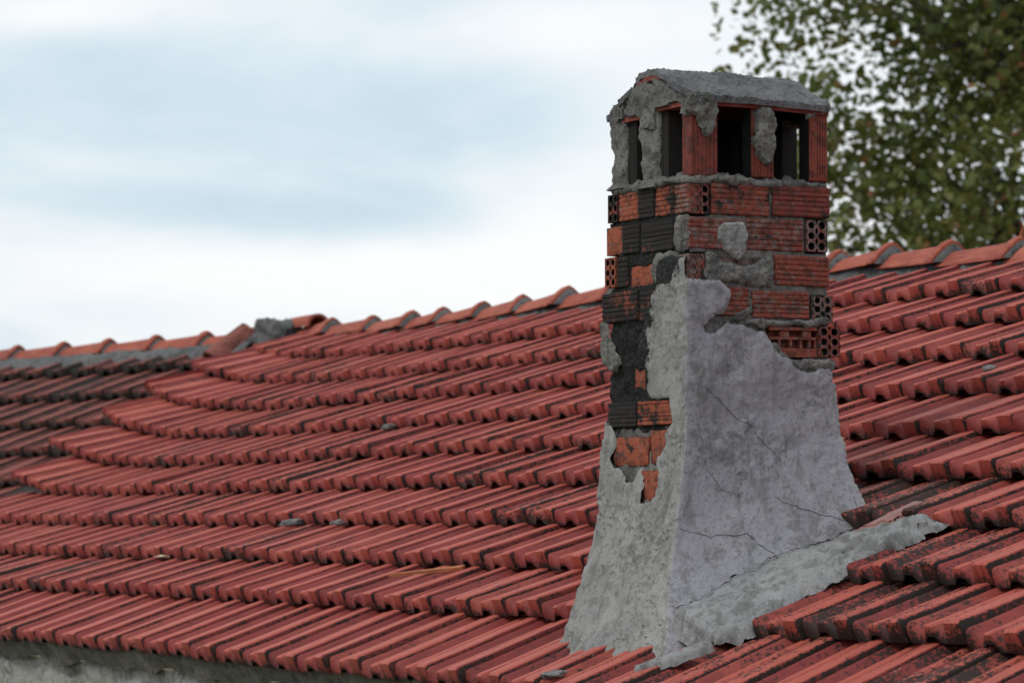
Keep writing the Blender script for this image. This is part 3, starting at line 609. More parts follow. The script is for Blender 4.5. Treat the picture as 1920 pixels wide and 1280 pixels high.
for i, (fc, s0, s1, z0, z1, kd, soot, tone, smear, out) in enumerate(BR):
    ln, h = s1-s0, z1-z0
    if kd == 'h': me = holed('brick', ln, h, .05, seed=i)
    elif kd == 'b': me = grooved('brick', ln, .055, h, i)
    else:                                        # face knocked off: rough bare clay
        nx, nz = 14, 8; V = []; F = []
        for ix in range(nx+1):
            for iz in range(nz+1):
                x = -ln/2+ln*ix/nx; z = -h/2+h*iz/nz; ed = 1 if ix in (0, nx) or iz in (0, nz) else 0
                q = fbm(Vector((x*30+i*5, z*30, i)), 4)
                V.append((x*(1+.05*ed*q), .004+.005*abs(q)+.004*ed, z*(1+.08*ed*q)))
        for ix in range(nx):
            for iz in range(nz): a = ix*(nz+1)+iz; F.append((a, a+nz+1, a+nz+2, a+1))
        b = len(V); x, z = ln/2, h/2
        V += [(-x, .008, -z), (x, .008, -z), (x, .008, z), (-x, .008, z), (-x, .05, -z), (x, .05, -z), (x, .05, z), (-x, .05, z)]
        F += [(b, b+1, b+5, b+4), (b+1, b+2, b+6, b+5), (b+2, b+3, b+7, b+6), (b+3, b, b+4, b+7), (b+4, b+5, b+6, b+7)]
        me = mesh('brick', V, F, M_BRICK)
    o = obj('brick', me, ch); rgb = random.Random(i+300)
    o.matrix_local = face_matrix(fc, (s0+s1)/2, (z0+z1)/2, out+rgb.uniform(-.0015, .0015), rgb.uniform(-.008, .008))
    o.color = (soot, tone, smear, 1)
# broken brick showing its cells, low on the right face
V = []; F = []
def addbox(V, F, x0, x1, y0, y1, z0, z1):
    b = len(V); V += [(x0, y0, z0), (x1, y0, z0), (x1, y1, z0), (x0, y1, z0), (x0, y0, z1), (x1, y0, z1), (x1, y1, z1), (x0, y1, z1)]
    F += [(b, b+3, b+2, b+1), (b+4, b+5, b+6, b+7), (b, b+1, b+5, b+4), (b+1, b+2, b+6, b+5), (b+2, b+3, b+7, b+6), (b+3, b, b+4, b+7)]
addbox(V, F, -.085, .085, .0, .05, .036, .046); addbox(V, F, -.06, .085, .003, .05, -.046, -.018); addbox(V, F, -.085, .085, .004, .05, .008, .016)
addbox(V, F, -.085, .085, .032, .05, -.018, .036)
for x in (-.082, -.048, -.006, .03, .062, .082): addbox(V, F, x-.004, x+.004, .006, .032, -.018+random.uniform(0, .006), .008)
for x in (-.03, .05): addbox(V, F, x-.016, x+.016, .004, .03, .016, .034)
o = obj('brick', mesh('brick', V, F, M_BRICK, False), ch); o.matrix_local = face_matrix('R', .372, .822, .0, -.01); o.color = (.12, .4, .3, 1)
o['label'] = 'broken brick with its inner cells laid open'

# rough mortar core of the shaft
DEEP = [q[:5] for q in BR if q[5] == 'h']+[('R', .285, .458, .775, .868)]
def ring(t, inset, r=.014):
    """point and normal on the square section, t in 0..4 starting at the near corner along the right face"""
    s = t % 4; i = int(s); f = s-i; L_ = SZ-2*inset
    crn = [(0, 0), (0, 1), (1, 1), (1, 0)]        # (a, b)
    (a0, b0), (a1, b1) = crn[i], crn[(i+1) % 4]
    a = inset+L_*lerp(a0, a1, f); b = inset+L_*lerp(b0, b1, f)
    n = [(-1, 0), (0, 1), (1, 0), (0, -1)]
    na, nb = n[i]; d0, d1 = f*L_, (1-f)*L_
    if d1 < r: pa, pb = n[(i+1) % 4]; k = .5*(1-d1/r); na, nb = na*(1-k)+pa*k, nb*(1-k)+pb*k
    if d0 < r: pa, pb = n[(i-1) % 4]; k = .5*(1-d0/r); na, nb = na*(1-k)+pa*k, nb*(1-k)+pb*k
    l = math.hypot(na, nb); return a, b, na/l, nb/l
def soot_at(a, z):
    # stain on the left face
    q = fbm(Vector((a*14, z*14, 5)), 3)*.05
    return 1.0 if inpoly(a+q, z+q*.7, SOOT_LEFT[0]) else 0.0
ts = []
for side in range(4):
    nn = 84 if side in (0, 3) else 20
    ts += [side+i/nn for i in range(nn)]
nz_ = 175; V = []; F = []; so = []
for j in range(nz_+1):
    z = .15+(1.315-.15)*j/nz_
    for t in ts:
        a, b, na, nb = ring(t, .008)
        p = cp(a, b, z); q = fbm(p*22, 5, .8); q2 = fbm(p*75+Vector((9, 0, 0)), 3)
        low = 1.0 if z < .89 else .55
        sd = 'R' if t < 1 else ('L' if t >= 3 else '')
        s_ = b if sd == 'R' else a; hole = any(q_[0] == sd and q_[1]-.004 < s_ < q_[2]+.004 and q_[3]-.002 < z < q_[4]+.002 for q_ in DEEP)
        if t >= 3 and a > .2 and .66 < z < .90: low = 2.2
        d = .006*q*low+.0035*q2+.001
        d += (.19 if sd == 'L' else .05)*max(0, 1-(max(z-zroof(a, b), -.14)+.10)/.74)**2.3
        if sd and not hole:
            mg = .007+.006*noise.noise(p*40)
            if any(q_[0] == sd and q_[1]+mg < s_ < q_[2]-mg and q_[3]+mg < z < q_[4]-mg for q_ in BR): d -= .014
        if hole: d = -.052
        V.append(cp(a+na*d, b+nb*d, z+.003*q2)); so.append(1.0 if hole else soot_at(a, z)*(.8 if z > .9 else 1) if (t >= 3 or t < .001) else 0)
k = len(ts)
for j in range(nz_):
    for i in range(k): a = j*k+i; b = j*k+(i+1) % k; F.append((a, b, b+k, a+k))
me = mesh('shaft', V, F, M_MORTAR); attr(me, 'soot', so); obj('shaft', me, ch)

# cement render: thick skin with a torn upper edge, flaring out on to the tiles
PR = RENDER_RIGHT[0]; PL = RENDER_LEFT[0]
def covered(side, s, z):
    if side == 0: return inpoly(s, z, PR)
    if side == 3: return inpoly(s, z, PL)
    return z < .70
def cov(side, s, z):
    w = noise.noise_vector(Vector((s*18+side*9, z*18, 2)))*.013+noise.noise_vector(Vector((s*60+side*9, z*60, 7)))*.008+noise.noise_vector(Vector((s*150+side*9, z*150, 4)))*.006
    return covered(side, s+w.x, z+w.y)
nz_ = 230; V = []; F = []; so = []; keep = []
ts = []
for side in range(4):
    nn = 96 if side in (0, 3) else 24
    ts += [side+i/nn for i in range(nn)]
ZT = 1.12
for j in range(nz_+1):
    for t in ts:
        side = int(t); a, b, na, nb = ring(t, -.004, .010)
        zb = zroof(a, b)-.22; z = lerp(zb, ZT, j/nz_)
        h = z-zroof(a, b); fl = max(0, 1-(max(h, -.14)+.10)/.74)**2.3; fr = max(0, 1-(max(h, -.14)+.10)/.62)**3.0
        Lr = SZ+.008; A_ = (a+.004)/Lr; B_ = (b+.004)/Lr
        fa = -.245*fr*(1-A_)-.14*fl*A_; fb = lerp(lerp(-.205, -.235, A_)*fl, .06*fl, B_)
        f = t-side
        s = b if side == 0 else (a if side == 3 else 0)
        c0 = cov(side, s, z)
        if side in (0, 3):
            e_ = sum(cov(side, s+.016*math.cos(q), z+.016*math.sin(q)) for q in (0, 1.57, 3.14, 4.71))/4 if z > .3 else 1.0
            e2 = sum(cov(side, s+.007*math.cos(q), z+.007*math.sin(q)) for q in (.78, 2.36, 3.93, 5.5))/4 if z > .3 else 1.0
            e_ = .55*e_+.45*e2
        else: e_ = 1.0 if z < .70 else 0.0
        p = cp(a, b, z); edge_ = ss(.0, .10, min(t, 4-t)); q = fbm(p*7, 4, .9)*lerp(.25, 1, edge_); q2 = fbm(Vector((p.x*34, p.y*34, p.z*(34 if side == 0 else 17))), 4, .7); q3 = fbm(Vector((p.x*90, p.y*90, p.z*90)), 3, .6)
        lf_ = fbm(Vector((p.x*6+4, p.y*6+7, p.z*3.4)), 4, .8); lay = .0045*ss(-.012, .012, lf_)+.004*ss(.20, .222, lf_)
        if side == 0: lay *= .55
        rough = .0016 if side == 0 else .0036
        trow = ss(.55, .05, h)
        rm_ = ss(-.25, .35, fbm(p*4.2+Vector((2, 5, 0)), 3))*1.5+.12
        d = lerp(-.009, .0055, min(1, e_*1.1))+.005*q+lay+rough*.9*rm_*q2*(1+1.0*trow)+(.0007 if side == 0 else .0022*rm_)*q3*(1+trow)+.010*fbm(Vector((p.x*12, p.y*12, p.z*4)), 3)*fl
        V.append(cp(a+fa+na*d, b+fb+nb*d, z-.02*fl+.002*q2)); keep.append(c0 or e_ > .5)
        sz = 0
        if side == 3 and z > .42:
            sz = .34*soot_at(a+.012, z)+.30*soot_at(a+.04, z)+.2*soot_at(a+.02, z+.05)
        so.append(sz)
k = len(ts)
for j in range(nz_):
    for i in range(k):
        a = j*k+i; b = j*k+(i+1) % k; f4 = (a, b, b+k, a+k)
        if sum(keep[q] for q in f4) >= 3: F.append(f4)
RV = V; RT = ts; RK = k; RNZ = nz_
me = mesh('render_coat', V, F, M_RENDER, True, 38); attr(me, 'soot', so); attr(me, 'face_tint', [1.0 if int(ts[i % k]) == 0 else 0.0 for i in range(len(V))])  # right face alone takes the lavender tint
bm = bmesh.new(); bm.from_mesh(me); bmesh.ops.delete(bm, geom=[v for v in bm.verts if not v.link_faces], context='VERTS'); bm.to_mesh(me); bm.free(); RENDER_ME = me
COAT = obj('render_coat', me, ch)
# hairline cracks in the right face, sunk lines of dirt following the skin
def on_right(s, z):
    best = None
    zb = zroof(0, s)-.22; j = (z-zb)/(ZT-zb)*RNZ; i = max(0, min(.999, (s+.004)/(SZ+.008)))*96
    j0 = max(0, min(RNZ-1, int(j))); i0 = int(i); return RV[j0*RK+i0]
for ci, c in enumerate(CRACKS_RIGHT):
    pts = []
    for (p, q) in zip(c[:-1], c[1:]):
        n = max(2, int(math.dist(p, q)/.012))
        for i in range(n): pts.append((lerp(p[0], q[0], i/n), lerp(p[1], q[1], i/n)))
    pts.append(c[-1]); V = []; F = []; r = random.Random(ci)
    for i, (s, z) in enumerate(pts):
        s += r.uniform(-.003, .003); z += r.uniform(-.003, .003)
        P = on_right(min(max(s, .004), .498), z)-E_*.002; wd = (.0011 if ci in (0, 2) else .0007)*(1-.6*abs(2*i/len(pts)-1))*r.uniform(.7, 1.3)
        V += [P+UP*wd+H_*wd*.4, P-E_*.0006, P-UP*wd-H_*wd*.4]
    for i in range(len(pts)-1):
        for q in (0, 1): a = 3*i+q; F.append((a, a+1, a+4, a+3))
    obj('crack', mesh('crack', V, F, M_CRACK), COAT)
def soften(me, n=1):
    bm = bmesh.new(); bm.from_mesh(me)
    bv = {v: [e.other_vert(v) for e in v.link_edges if e.is_boundary] for v in bm.verts if v.is_boundary}
    for _ in range(n):
        new = {v: (v.co+sum((w.co for w in nb), Vector()))/(1+len(nb)) for v, nb in bv.items()}
        for v, c in new.items(): v.co = c
    bm.to_mesh(me); bm.free()
# trowelled disc of mortar stuck on the second course
def slab(name, poly, face, th, mat, seed, out=0, amp=.006, fall=.016, step_=.005, edge=.013):
    """lump of mortar spread on a face inside an outline"""
    xs = [p[0] for p in poly]; zs = [p[1] for p in poly]; V = []; F = []; idx = {}
    nx = int((max(xs)-min(xs))/step_)+5; nz = int((max(zs)-min(zs))/step_)+5; x0 = min(xs)-2*step_; z0 = min(zs)-2*step_
    def ins(x, z):
        w = noise.noise_vector(Vector((x*34+seed, z*34, seed)))*edge+noise.noise_vector(Vector((x*110+seed, z*110, seed)))*edge*.6; return inpoly(x+w.x, z+w.y, poly)
    for i in range(nx+1):
        for j in range(nz+1):
            x, z = x0+i*step_, z0+j*step_
            c = sum(ins(x+fall*.7*math.cos(q)*m, z+fall*.7*math.sin(q)*m) for q in (0, .79, 1.57, 2.36, 3.14, 3.93, 4.71, 5.5) for m in (.5, 1))/16
            if c > .26:
                q = fbm(Vector((x*22+seed, z*22, seed)), 5, .7); q2 = fbm(Vector((x*95, z*95, seed)), 3, .6)
                d = out-.012+(th+.012)*ss(.2, .75, c)+amp*q+.004*q2
                P = (H_*x if face == 'R' else E_*x)-(E_ if face == 'R' else H_)*d+UP*z
                idx[i, j] = len(V); V.append(P)
    for (i, j) in list(idx):
        q = [(i, j), (i+1, j), (i+1, j+1), (i, j+1)]
        if all(k in idx for k in q): F.append(tuple(idx[k] for k in q) if face == 'R' else tuple(idx[k] for k in reversed(q)))
    me = mesh(name, V, F, mat); soften(me); return obj(name, me, ch)
soften(RENDER_ME, 1)
slab('mortar_patch', [(.105, 1.12), (.10, 1.15), (.112, 1.178), (.145, 1.188), (.185, 1.186), (.208, 1.165), (.212, 1.12), (.20, 1.085), (.175, 1.062), (.15, 1.068), (.125, 1.10)], 'R', .007, M_RENDER, 4, .001, .002)
slab('mortar_patch', [(.002, 1.09), (.002, 1.20), (.05, 1.205), (.078, 1.19), (.082, 1.13), (.07, 1.085)], 'L', .006, M_MORTAR, 6, .001, .005)
slab('mortar_patch', [(.05, 1.0), (.06, 1.088), (.14, 1.096), (.21, 1.088), (.225, 1.04), (.20, 1.0)], 'L', .004, M_MORTAR, 8, .0, .007)
slab('mortar_patch', [(.062, .99), (.062, 1.082), (.10, 1.086), (.12, 1.06), (.20, 1.05), (.30, 1.082), (.302, .99), (.24, .985), (.16, 1.0)], 'R', .004, M_MORTAR, 9, -.001, .010)
slab('mortar_patch', [(.13, .88), (.19, .884), (.22, .90), (.23, .96), (.222, .96), (.20, .92), (.17, .905)], 'R', .004, M_MORTAR, 10, .002, .005)
slab('mortar_patch', [(.27, .865), (.38, .878), (.46, .872), (.52, .882), (.51, .90), (.43, .892), (.30, .888), (.2, .89), (.19, .875)], 'R', .006, M_MORTAR, 12, .0, .006)
slab('mortar_patch', [(.28, .76), (.30, .83), (.325, .80), (.36, .765), (.45, .77), (.53, .772), (.53, .74), (.40, .735), (.34, .75)], 'R', .004, M_MORTAR, 13, .0, .008)
slab('mortar_patch', [(.40, .77), (.45, .80), (.50, .86), (.52, .90), (.545, .90), (.545, .80), (.53, .76), (.46, .74)], 'L', .008, M_MORTAR, 15, .002, .008)

# upper cage: brick pillars on end, smeared with mortar
def pillar(face, s0, s1, z0, z1, dp, soot, tone, out=0, seed=0):
    o = obj('pillar_brick', grooved('pillar_brick', z1-z0, dp, s1-s0, 600+seed, ng=7), ch)
    m = face_matrix(face, (s0+s1)/2, (z0+z1)/2, out) @ Matrix.Rotation(PI/2, 4, 'Y')
    o.matrix_local = m; o.color = (soot, tone, .05, 1); o.data.materials.append(M_SOOT)
    for pl in o.data.polygons:                   # smoke has blackened every side but the front
        if seed > 1 and pl.normal.y > -.35 and pl.center.y > .008: pl.material_index = 1
    return o
PA = pillar('R', .010, .105, 1.318, 1.525, .050, .10, .0, .001, 1)
PB = pillar('R', .226, .306, 1.322, 1.535, .055, .24, .05, -.002, 2)
PC = pillar('R', .432, .498, 1.320, 1.528, .060, .08, .35, .001, 3)
BACK = {}
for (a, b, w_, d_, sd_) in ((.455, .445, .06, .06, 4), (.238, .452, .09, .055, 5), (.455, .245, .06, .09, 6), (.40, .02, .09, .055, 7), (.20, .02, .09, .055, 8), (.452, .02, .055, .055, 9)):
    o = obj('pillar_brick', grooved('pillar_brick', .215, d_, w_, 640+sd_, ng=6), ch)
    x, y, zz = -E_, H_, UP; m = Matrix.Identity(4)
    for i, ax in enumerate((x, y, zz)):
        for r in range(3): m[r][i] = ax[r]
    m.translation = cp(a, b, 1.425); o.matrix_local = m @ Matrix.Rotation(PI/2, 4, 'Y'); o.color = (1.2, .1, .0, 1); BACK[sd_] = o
def sub_of(o, parent):
    o.parent = parent; o.matrix_parent_inverse = parent.matrix_basis.inverted()
def blob(name, a, b, z, ra, rb, rz, seed, mat=None, amp=.28, sub=4):
    o = obj(name, blob_mesh(name, ra, rb, rz, mat or M_MORTAR, seed, amp, sub, 3.2), ch)
    o.location = cp(a, b, z); o.rotation_euler = (0, 0, math.atan2(E_.y, E_.x)); return o
# local x of a blob runs along E, local y along -H
def column_coat(name, a0, a1, b0, b1, z0, z1, seed, th=.012, top=.0):
    """rough mortar wrapped round a pillar"""
    V = []; F = []; n = 44; nz = 40; ca, cb = (a0+a1)/2, (b0+b1)/2; ha, hb = (a1-a0)/2, (b1-b0)/2
    for j in range(nz+1):
        z = lerp(z0, z1, j/nz)
        for i in range(n):
            t = 2*PI*i/n; co, si = math.cos(t), math.sin(t); k = 1/(abs(co)**5+abs(si)**5)**.2
            q = fbm(Vector((co*1.1+seed, si*1.1, z*13)), 4); q2 = fbm(Vector((co*4, si*4+seed, z*45)), 3)
            g = th*(.6+.9*q)+.004*q2+top*ss(.8, 1.0, j/nz)+.018*ss(.10, .0, j/nz)
            V.append(cp(ca+co*k*(ha+g), cb+si*k*(hb+g), z))
    for j in range(nz):
        for i in range(n): a = j*n+i; b = j*n+(i+1) % n; F.append((a, a+n, b+n, b))
    return obj(name, mesh(name, V, F, M_MORTAR), ch)
sub_of(column_coat('pillar_mortar', .205, .288, .008, .06, 1.30, 1.60, 3, .013, .02), BACK[8])
sub_of(column_coat('pillar_mortar', .410, .492, .012, .07, 1.315, 1.535, 5, .011, .004), BACK[7])
sub_of(slab('pillar_mortar', [(.232, 1.42), (.240, 1.40), (.262, 1.365), (.285, 1.36), (.302, 1.39), (.307, 1.46), (.304, 1.51), (.285, 1.545), (.248, 1.545), (.231, 1.515)], 'R', .020, M_MORTAR, 21, .0, .008), PB)
sub_of(slab('pillar_mortar', [(-.004, 1.50), (.03, 1.495), (.042, 1.455), (.065, 1.435), (.088, 1.455), (.10, 1.49), (.098, 1.545), (.05, 1.575), (-.004, 1.57)], 'R', .022, M_MORTAR, 22, .0, .008), PA)
sub_of(slab('pillar_mortar', [(.445, 1.515), (.43, 1.50), (.42, 1.52), (.42, 1.55), (.50, 1.55), (.50, 1.528)], 'R', .008, M_MORTAR, 23, .0, .004), PC)
# bed under the pillars
def bed_ring(t, w):
    a, b, na, nb = ring(t, .0, .02); ang = w*2*PI
    return a, b, na, nb, ang
ts = []
for side in range(4):
    nn = 70 if side in (0, 3) else 24; ts += [side+i/nn for i in range(nn)]
V = []; F = []; nw = 12
for t in ts:
    a, b, na, nb = ring(t, .034, .02)
    for w_ in range(nw):
        an = 2*PI*w_/nw; p = cp(a, b, 1.31); q = fbm(p*16+Vector((an, 0, 0)), 4); q2 = fbm(p*50+Vector((0, math.sin(an)*2, an)), 3)
        ro = .040+.011*q+.009*q2; rz = .019+.015*q+.009*q2
        d = math.cos(an)*ro; V.append(cp(a+na*d, b+nb*d, 1.309+math.sin(an)*rz))
k = len(ts)
for i in range(k):
    for w_ in range(nw):
        a = i*nw+w_; b = i*nw+(w_+1) % nw; c = ((i+1) % k)*nw+(w_+1) % nw; d = ((i+1) % k)*nw+w_; F.append((a, b, c, d))
obj('mortar_bed', mesh('mortar_bed', V, F, M_MORTAR), ch)
# sooty flue inside
V = []; F = []
addbox(V, F, .07, .43, .07, .43, 1.10, 1.318); V = [cp(*v) for v in V]; obj('flue', mesh('flue', V, [f[::-1] for f in F], M_SOOT, False), ch)
# arched cap: section across E, axis along H
ARCH = [(-.022, 1.546), (.0, 1.562), (.05, 1.580), (.10, 1.604), (.15, 1.630), (.20, 1.651), (.244, 1.658), (.29, 1.650), (.34, 1.630), (.40, 1.598), (.45, 1.572), (.485, 1.556), (.512, 1.542)]
def arch_z(a):
    for (x0, z0), (x1, z1) in zip(ARCH[:-1], ARCH[1:]):
        if a <= x1: return lerp(z0, z1, max(0, (a-x0)/(x1-x0)))
    return ARCH[-1][1]
def shell(name, b0, b1, off_out, off_in, mat, amp, na=48, nb=56, a0=-.022, a1=.512, seed=0, edge=.0):
    V = []; F = []; k = na+1
    for lay in (0, 1):
        for j in range(nb+1):
            for i in range(na+1):
                a = lerp(a0, a1, i/na); b = lerp(b0, b1, j/nb)
                nrm = Vector((-(arch_z(a+.02)-arch_z(a-.02)), .04)).normalized(); nrm = Vector((nrm.x, nrm.y)) 
                P = Vector((a*3, b*3, seed)); q = fbm(P*5, 4); q2 = fbm(P*18, 4, .7); q3 = fbm(P*44, 3, .6)
                d = off_out+amp*(q+.8*q2+.6*q3) if lay == 0 else off_in
                eb = edge*fbm(Vector((a*16, 3+seed, 0)), 3) if j == 0 else (edge*.5*fbm(Vector((a*16, 9, 0)), 3) if j == nb else 0)
                ea = edge*fbm(Vector((b*16, seed, 1)), 3) if i in (0, na) else 0
                sag = .006*math.sin(PI*min(1, max(0, b/.5)))
                V.append(cp(a+nrm.x*d*.9+ea*(1 if i else -1)*.6, b+eb, arch_z(a)+nrm.y*d-sag*0+ .004*math.sin(b*9)))
    m_ = k*(nb+1)
    for j in range(nb):
        for i in range(na):
            a = j*k+i; F.append((a, a+1, a+k+1, a+k)); F.append((m_+a, m_+a+k, m_+a+k+1, m_+a+1))
    for i in range(na):
        F.append((i, m_+i, m_+i+1, i+1)); a = nb*k+i; F.append((a, a+1, m_+a+1, m_+a))
    for j in range(nb):
        a = j*k; F.append((a, a+k, m_+a+k, m_+a)); a = j*k+na; F.append((a, m_+a, m_+a+k, a+k))
    return obj(name, mesh(name, V, F, mat, True, 55), ch)
shell('cap_mortar', .004, .498, .012, -.008, M_CAP, .006, 72, 80, seed=1, edge=.02)
M_CAPTILE = clay_tile_mat('cap_clay', (.24, .052, .04), (.33, .10, .07), (.12, .03, .03), .0, .8)
for (a0, a1) in ((-.016, .155), (.17, .325), (.34, .506)):
    o = shell('cap_tile', (.0 if a0 == .17 else .03), .496, -.0095, -.024, M_CAPTILE, .0005, 14, 6, a0, a1, 5)
    attr(o.data, 'rib', [.3]*len(o.data.vertices)); attr(o.data, 'lip', [0]*len(o.data.vertices)); o.data.uv_layers.new(name='tile')
    o.color = (.1, random.random(), 0, 1)
# mortar gable under the arch on the left face, with the thin tile lintels
def gable(name, bfront, poly, th, seed):
    st = .007; V = []; F = []; idx = {}
    xs = [p[0] for p in poly]; zs = [p[1] for p in poly]
    nx = int((max(xs)-min(xs))/st)+3; nz = int((max(zs)-min(zs))/st)+3
    for lay in (0, 1):
        for i in range(nx+1):
            for j in range(nz+1):
                x, z = min(xs)-st+i*st, min(zs)-st+j*st
                w = noise.noise_vector(Vector((x*32, z*32, seed)))*.007
                if inpoly(x+w.x, z+w.y, poly):
                    q = fbm(Vector((x*16, z*16, seed)), 4); q2 = fbm(Vector((x*60, z*60, seed)), 3)
                    d = .010*q+.005*q2; idx[lay, i, j] = len(V); V.append(cp(x, bfront-d if lay == 0 else bfront+th, z))
    for (l, i, j) in list(idx):
        q = [(l, i, j), (l, i+1, j), (l, i+1, j+1), (l, i, j+1)]
        if all(k in idx for k in q):
            f = tuple(idx[k] for k in q); F.append(f[::-1] if l == 0 else f)
        if l == 0:
            for di, dj, e1, e2 in ((1, 0, (0, 0), (0, 1)), (0, 1, (0, 0), (1, 0))): pass
    me = mesh(name, V, F, M_MORTAR); bm = bmesh.new(); bm.from_mesh(me)
    be = [e for e in bm.edges if len(e.link_faces) == 1]
    bm.verts.ensure_lookup_table()
    inv_ = {v: k for k, v in idx.items()}
    for e in be:
        a, b = e.verts[0].index, e.verts[1].index
        ka, kb = inv_.get(a), inv_.get(b)
        if ka and kb and ka[0] == 0 and kb[0] == 0:
            oa, ob = idx.get((1,)+ka[1:]), idx.get((1,)+kb[1:])
            if oa is not None and ob is not None:
                try: bm.faces.new((bm.verts[a], bm.verts[b], bm.verts[ob], bm.verts[oa]))
                except ValueError: pass
    bmesh.ops.recalc_face_normals(bm, faces=bm.faces); bm.to_mesh(me); bm.free()
    me.polygons.foreach_set('use_smooth', [True]*len(me.polygons)); me.set_sharp_from_angle(angle=math.radians(60))
    return obj(name, me, ch)
gable('gable_mortar', -.004, [(-.01, 1.53), (-.005, 1.555), (.0, 1.548), (.02, 1.565), (.09, 1.592), (.15, 1.622), (.205, 1.638), (.215, 1.622), (.24, 1.620), (.25, 1.640), (.285, 1.638), (.33, 1.622), (.375, 1.588), (.392, 1.548), (.37, 1.532), (.30, 1.526), (.29, 1.48), (.20, 1.48), (.19, 1.540), (.05, 1.545), (.04, 1.50), (.0, 1.50)], .05, 3)
gable('gable_mortar', .0, [(.40, 1.530), (.405, 1.575), (.43, 1.588), (.475, 1.580), (.50, 1.553), (.505, 1.527), (.47, 1.52)], .06, 6)
for (a0, a1, z) in ((.055, .205, 1.533), (.285, .415, 1.522)):
    V = []; F = []; addbox(V, F, a0-.01, a1+.01, .006, .10, z, z+.014)
    V = [cp(*v) for v in V]; o = obj('lintel_tile', mesh('lintel_tile', V, [f[::-1] for f in F], M_CAPTILE, False), ch)
    attr(o.data, 'rib', [.6]*8); attr(o.data, 'lip', [0]*8); o.data.uv_layers.new(name='tile'); o.color = (0, .8, 0, 1)
gable('gable_mortar', .458, [(.01, 1.50), (.01, 1.556), (.10, 1.594), (.18, 1.628), (.244, 1.642), (.31, 1.626), (.40, 1.586), (.49, 1.546), (.49, 1.50)], .03, 9)
# mortar beam under the cap on the hidden sides, keeps the flue dark
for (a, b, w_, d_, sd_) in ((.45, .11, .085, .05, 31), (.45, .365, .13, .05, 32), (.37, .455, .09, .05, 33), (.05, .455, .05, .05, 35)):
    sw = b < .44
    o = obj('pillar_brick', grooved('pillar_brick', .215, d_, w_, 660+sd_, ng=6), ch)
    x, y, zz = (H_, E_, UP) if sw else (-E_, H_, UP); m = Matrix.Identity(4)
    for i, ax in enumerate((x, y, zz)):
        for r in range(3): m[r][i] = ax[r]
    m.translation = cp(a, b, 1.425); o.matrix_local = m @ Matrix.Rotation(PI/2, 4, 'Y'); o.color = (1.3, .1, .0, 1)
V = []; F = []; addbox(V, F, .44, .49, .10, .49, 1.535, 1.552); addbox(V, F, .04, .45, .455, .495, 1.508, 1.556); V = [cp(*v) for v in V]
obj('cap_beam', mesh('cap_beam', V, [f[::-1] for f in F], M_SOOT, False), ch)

# apron: mortar fillet along the right foot of the chimney
AP = [(-2.7, .80, -3.62, .62), (-2.75, 1.0, -4.32, .80), (-2.75, 1.35, -4.40, 1.04), (-2.85, 1.7, -4.32, 1.45), (-3.0, 2.02, -4.42, 1.9), (-3.3, 2.3, -4.52, 2.20), (-3.75, 2.55, -4.62, 2.42), (-4.15, 2.78, -4.76, 2.62), (-4.5, 2.95, -4.95, 2.85), (-4.75, 3.06, -5.05, 2.99)]
V = []; F = []; nt_ = 22; nseg = 16
AH = [(0, -.15), (.14, .16), (.30, .38), (.42, .37), (.60, .32), (.80, .23), (.93, .13), (1.0, -.02)]
for i in range((len(AP)-1)*nseg+1):
    s = i/nseg; j = min(int(s), len(AP)-2); f = s-j; q = [lerp(x, y, f) for x, y in zip(AP[j], AP[j+1])]
    for t_ in range(nt_+1):
        t = t_/nt_; u = lerp(q[0], q[2], t); v = lerp(q[1], q[3], t)
        hh = interp(AH, t)*ss(-.4, .8, s)*lerp(1.0, .55, i/((len(AP)-1)*nseg))*ss(len(AP)-.7, len(AP)-2.2, s)+.05
        ed = (.10*fbm(Vector((s*2.6, t*2, 0)), 4)+.05*fbm(Vector((s*9, t*2, 4)), 3))*(1 if t > .75 else .3)
        p = surf(u-ed, v, hh); p += N_*(.012*fbm(p*11, 4)+.006*fbm(p*38, 4, .7)); V.append(p-C0)
k = nt_+1
for i in range((len(AP)-1)*nseg):
    for j in range(nt_): a = i*k+j; F.append((a, a+1, a+k+1, a+k))
APR = obj('mortar_apron', mesh('mortar_apron', V, F, M_APRON), ch)
AV = V; V = []; F = []; r = random.Random(8)   # open joint between the fillet and the foot of the chimney
rows_ = list(range(10, (len(AP)-1)*nseg-18))
for i in rows_:
    P = AV[i*k+7]; wd = .0045*r.uniform(.25, 1.2)*(.3 if fbm(Vector((i*.11, 5, 1)), 2) < -.12 else 1)
    V += [P+N_*.006+(AV[i*k+6]-P).normalized()*wd*2, P+N_*.005, P+N_*.006-(AV[i*k+6]-P).normalized()*wd]
for i in range(len(rows_)-1):
    for q in (0, 1): a = 3*i+q; F.append((a, a+1, a+4, a+3))
obj('crack', mesh('crack', V, F, M_CRACK), APR)
# second smear of mortar running down the joint below the apron
V = []; F = []
for i in range(31):
    s = i/30; u, v = lerp(-4.42, -3.7, s), lerp(.55, .22, s); wd = .085*math.sin(PI*min(.97, s+.06))**.5
    for j in range(9):
        t = j/8-.5; q = fbm(Vector((s*6, t*3, 2)), 3)
        p = surf(u+t*wd*2*(1+.3*q), v+t*.05, .215+.06*(1-4*t*t)+.03*q-(.06 if abs(t) > .45 else 0)); V.append(p-C0)
for i in range(30):
    for j in range(8): a = i*9+j; F.append((a, a+1, a+10, a+9))
obj('mortar_smear', mesh('mortar_smear', V, F, M_APRON), ch)

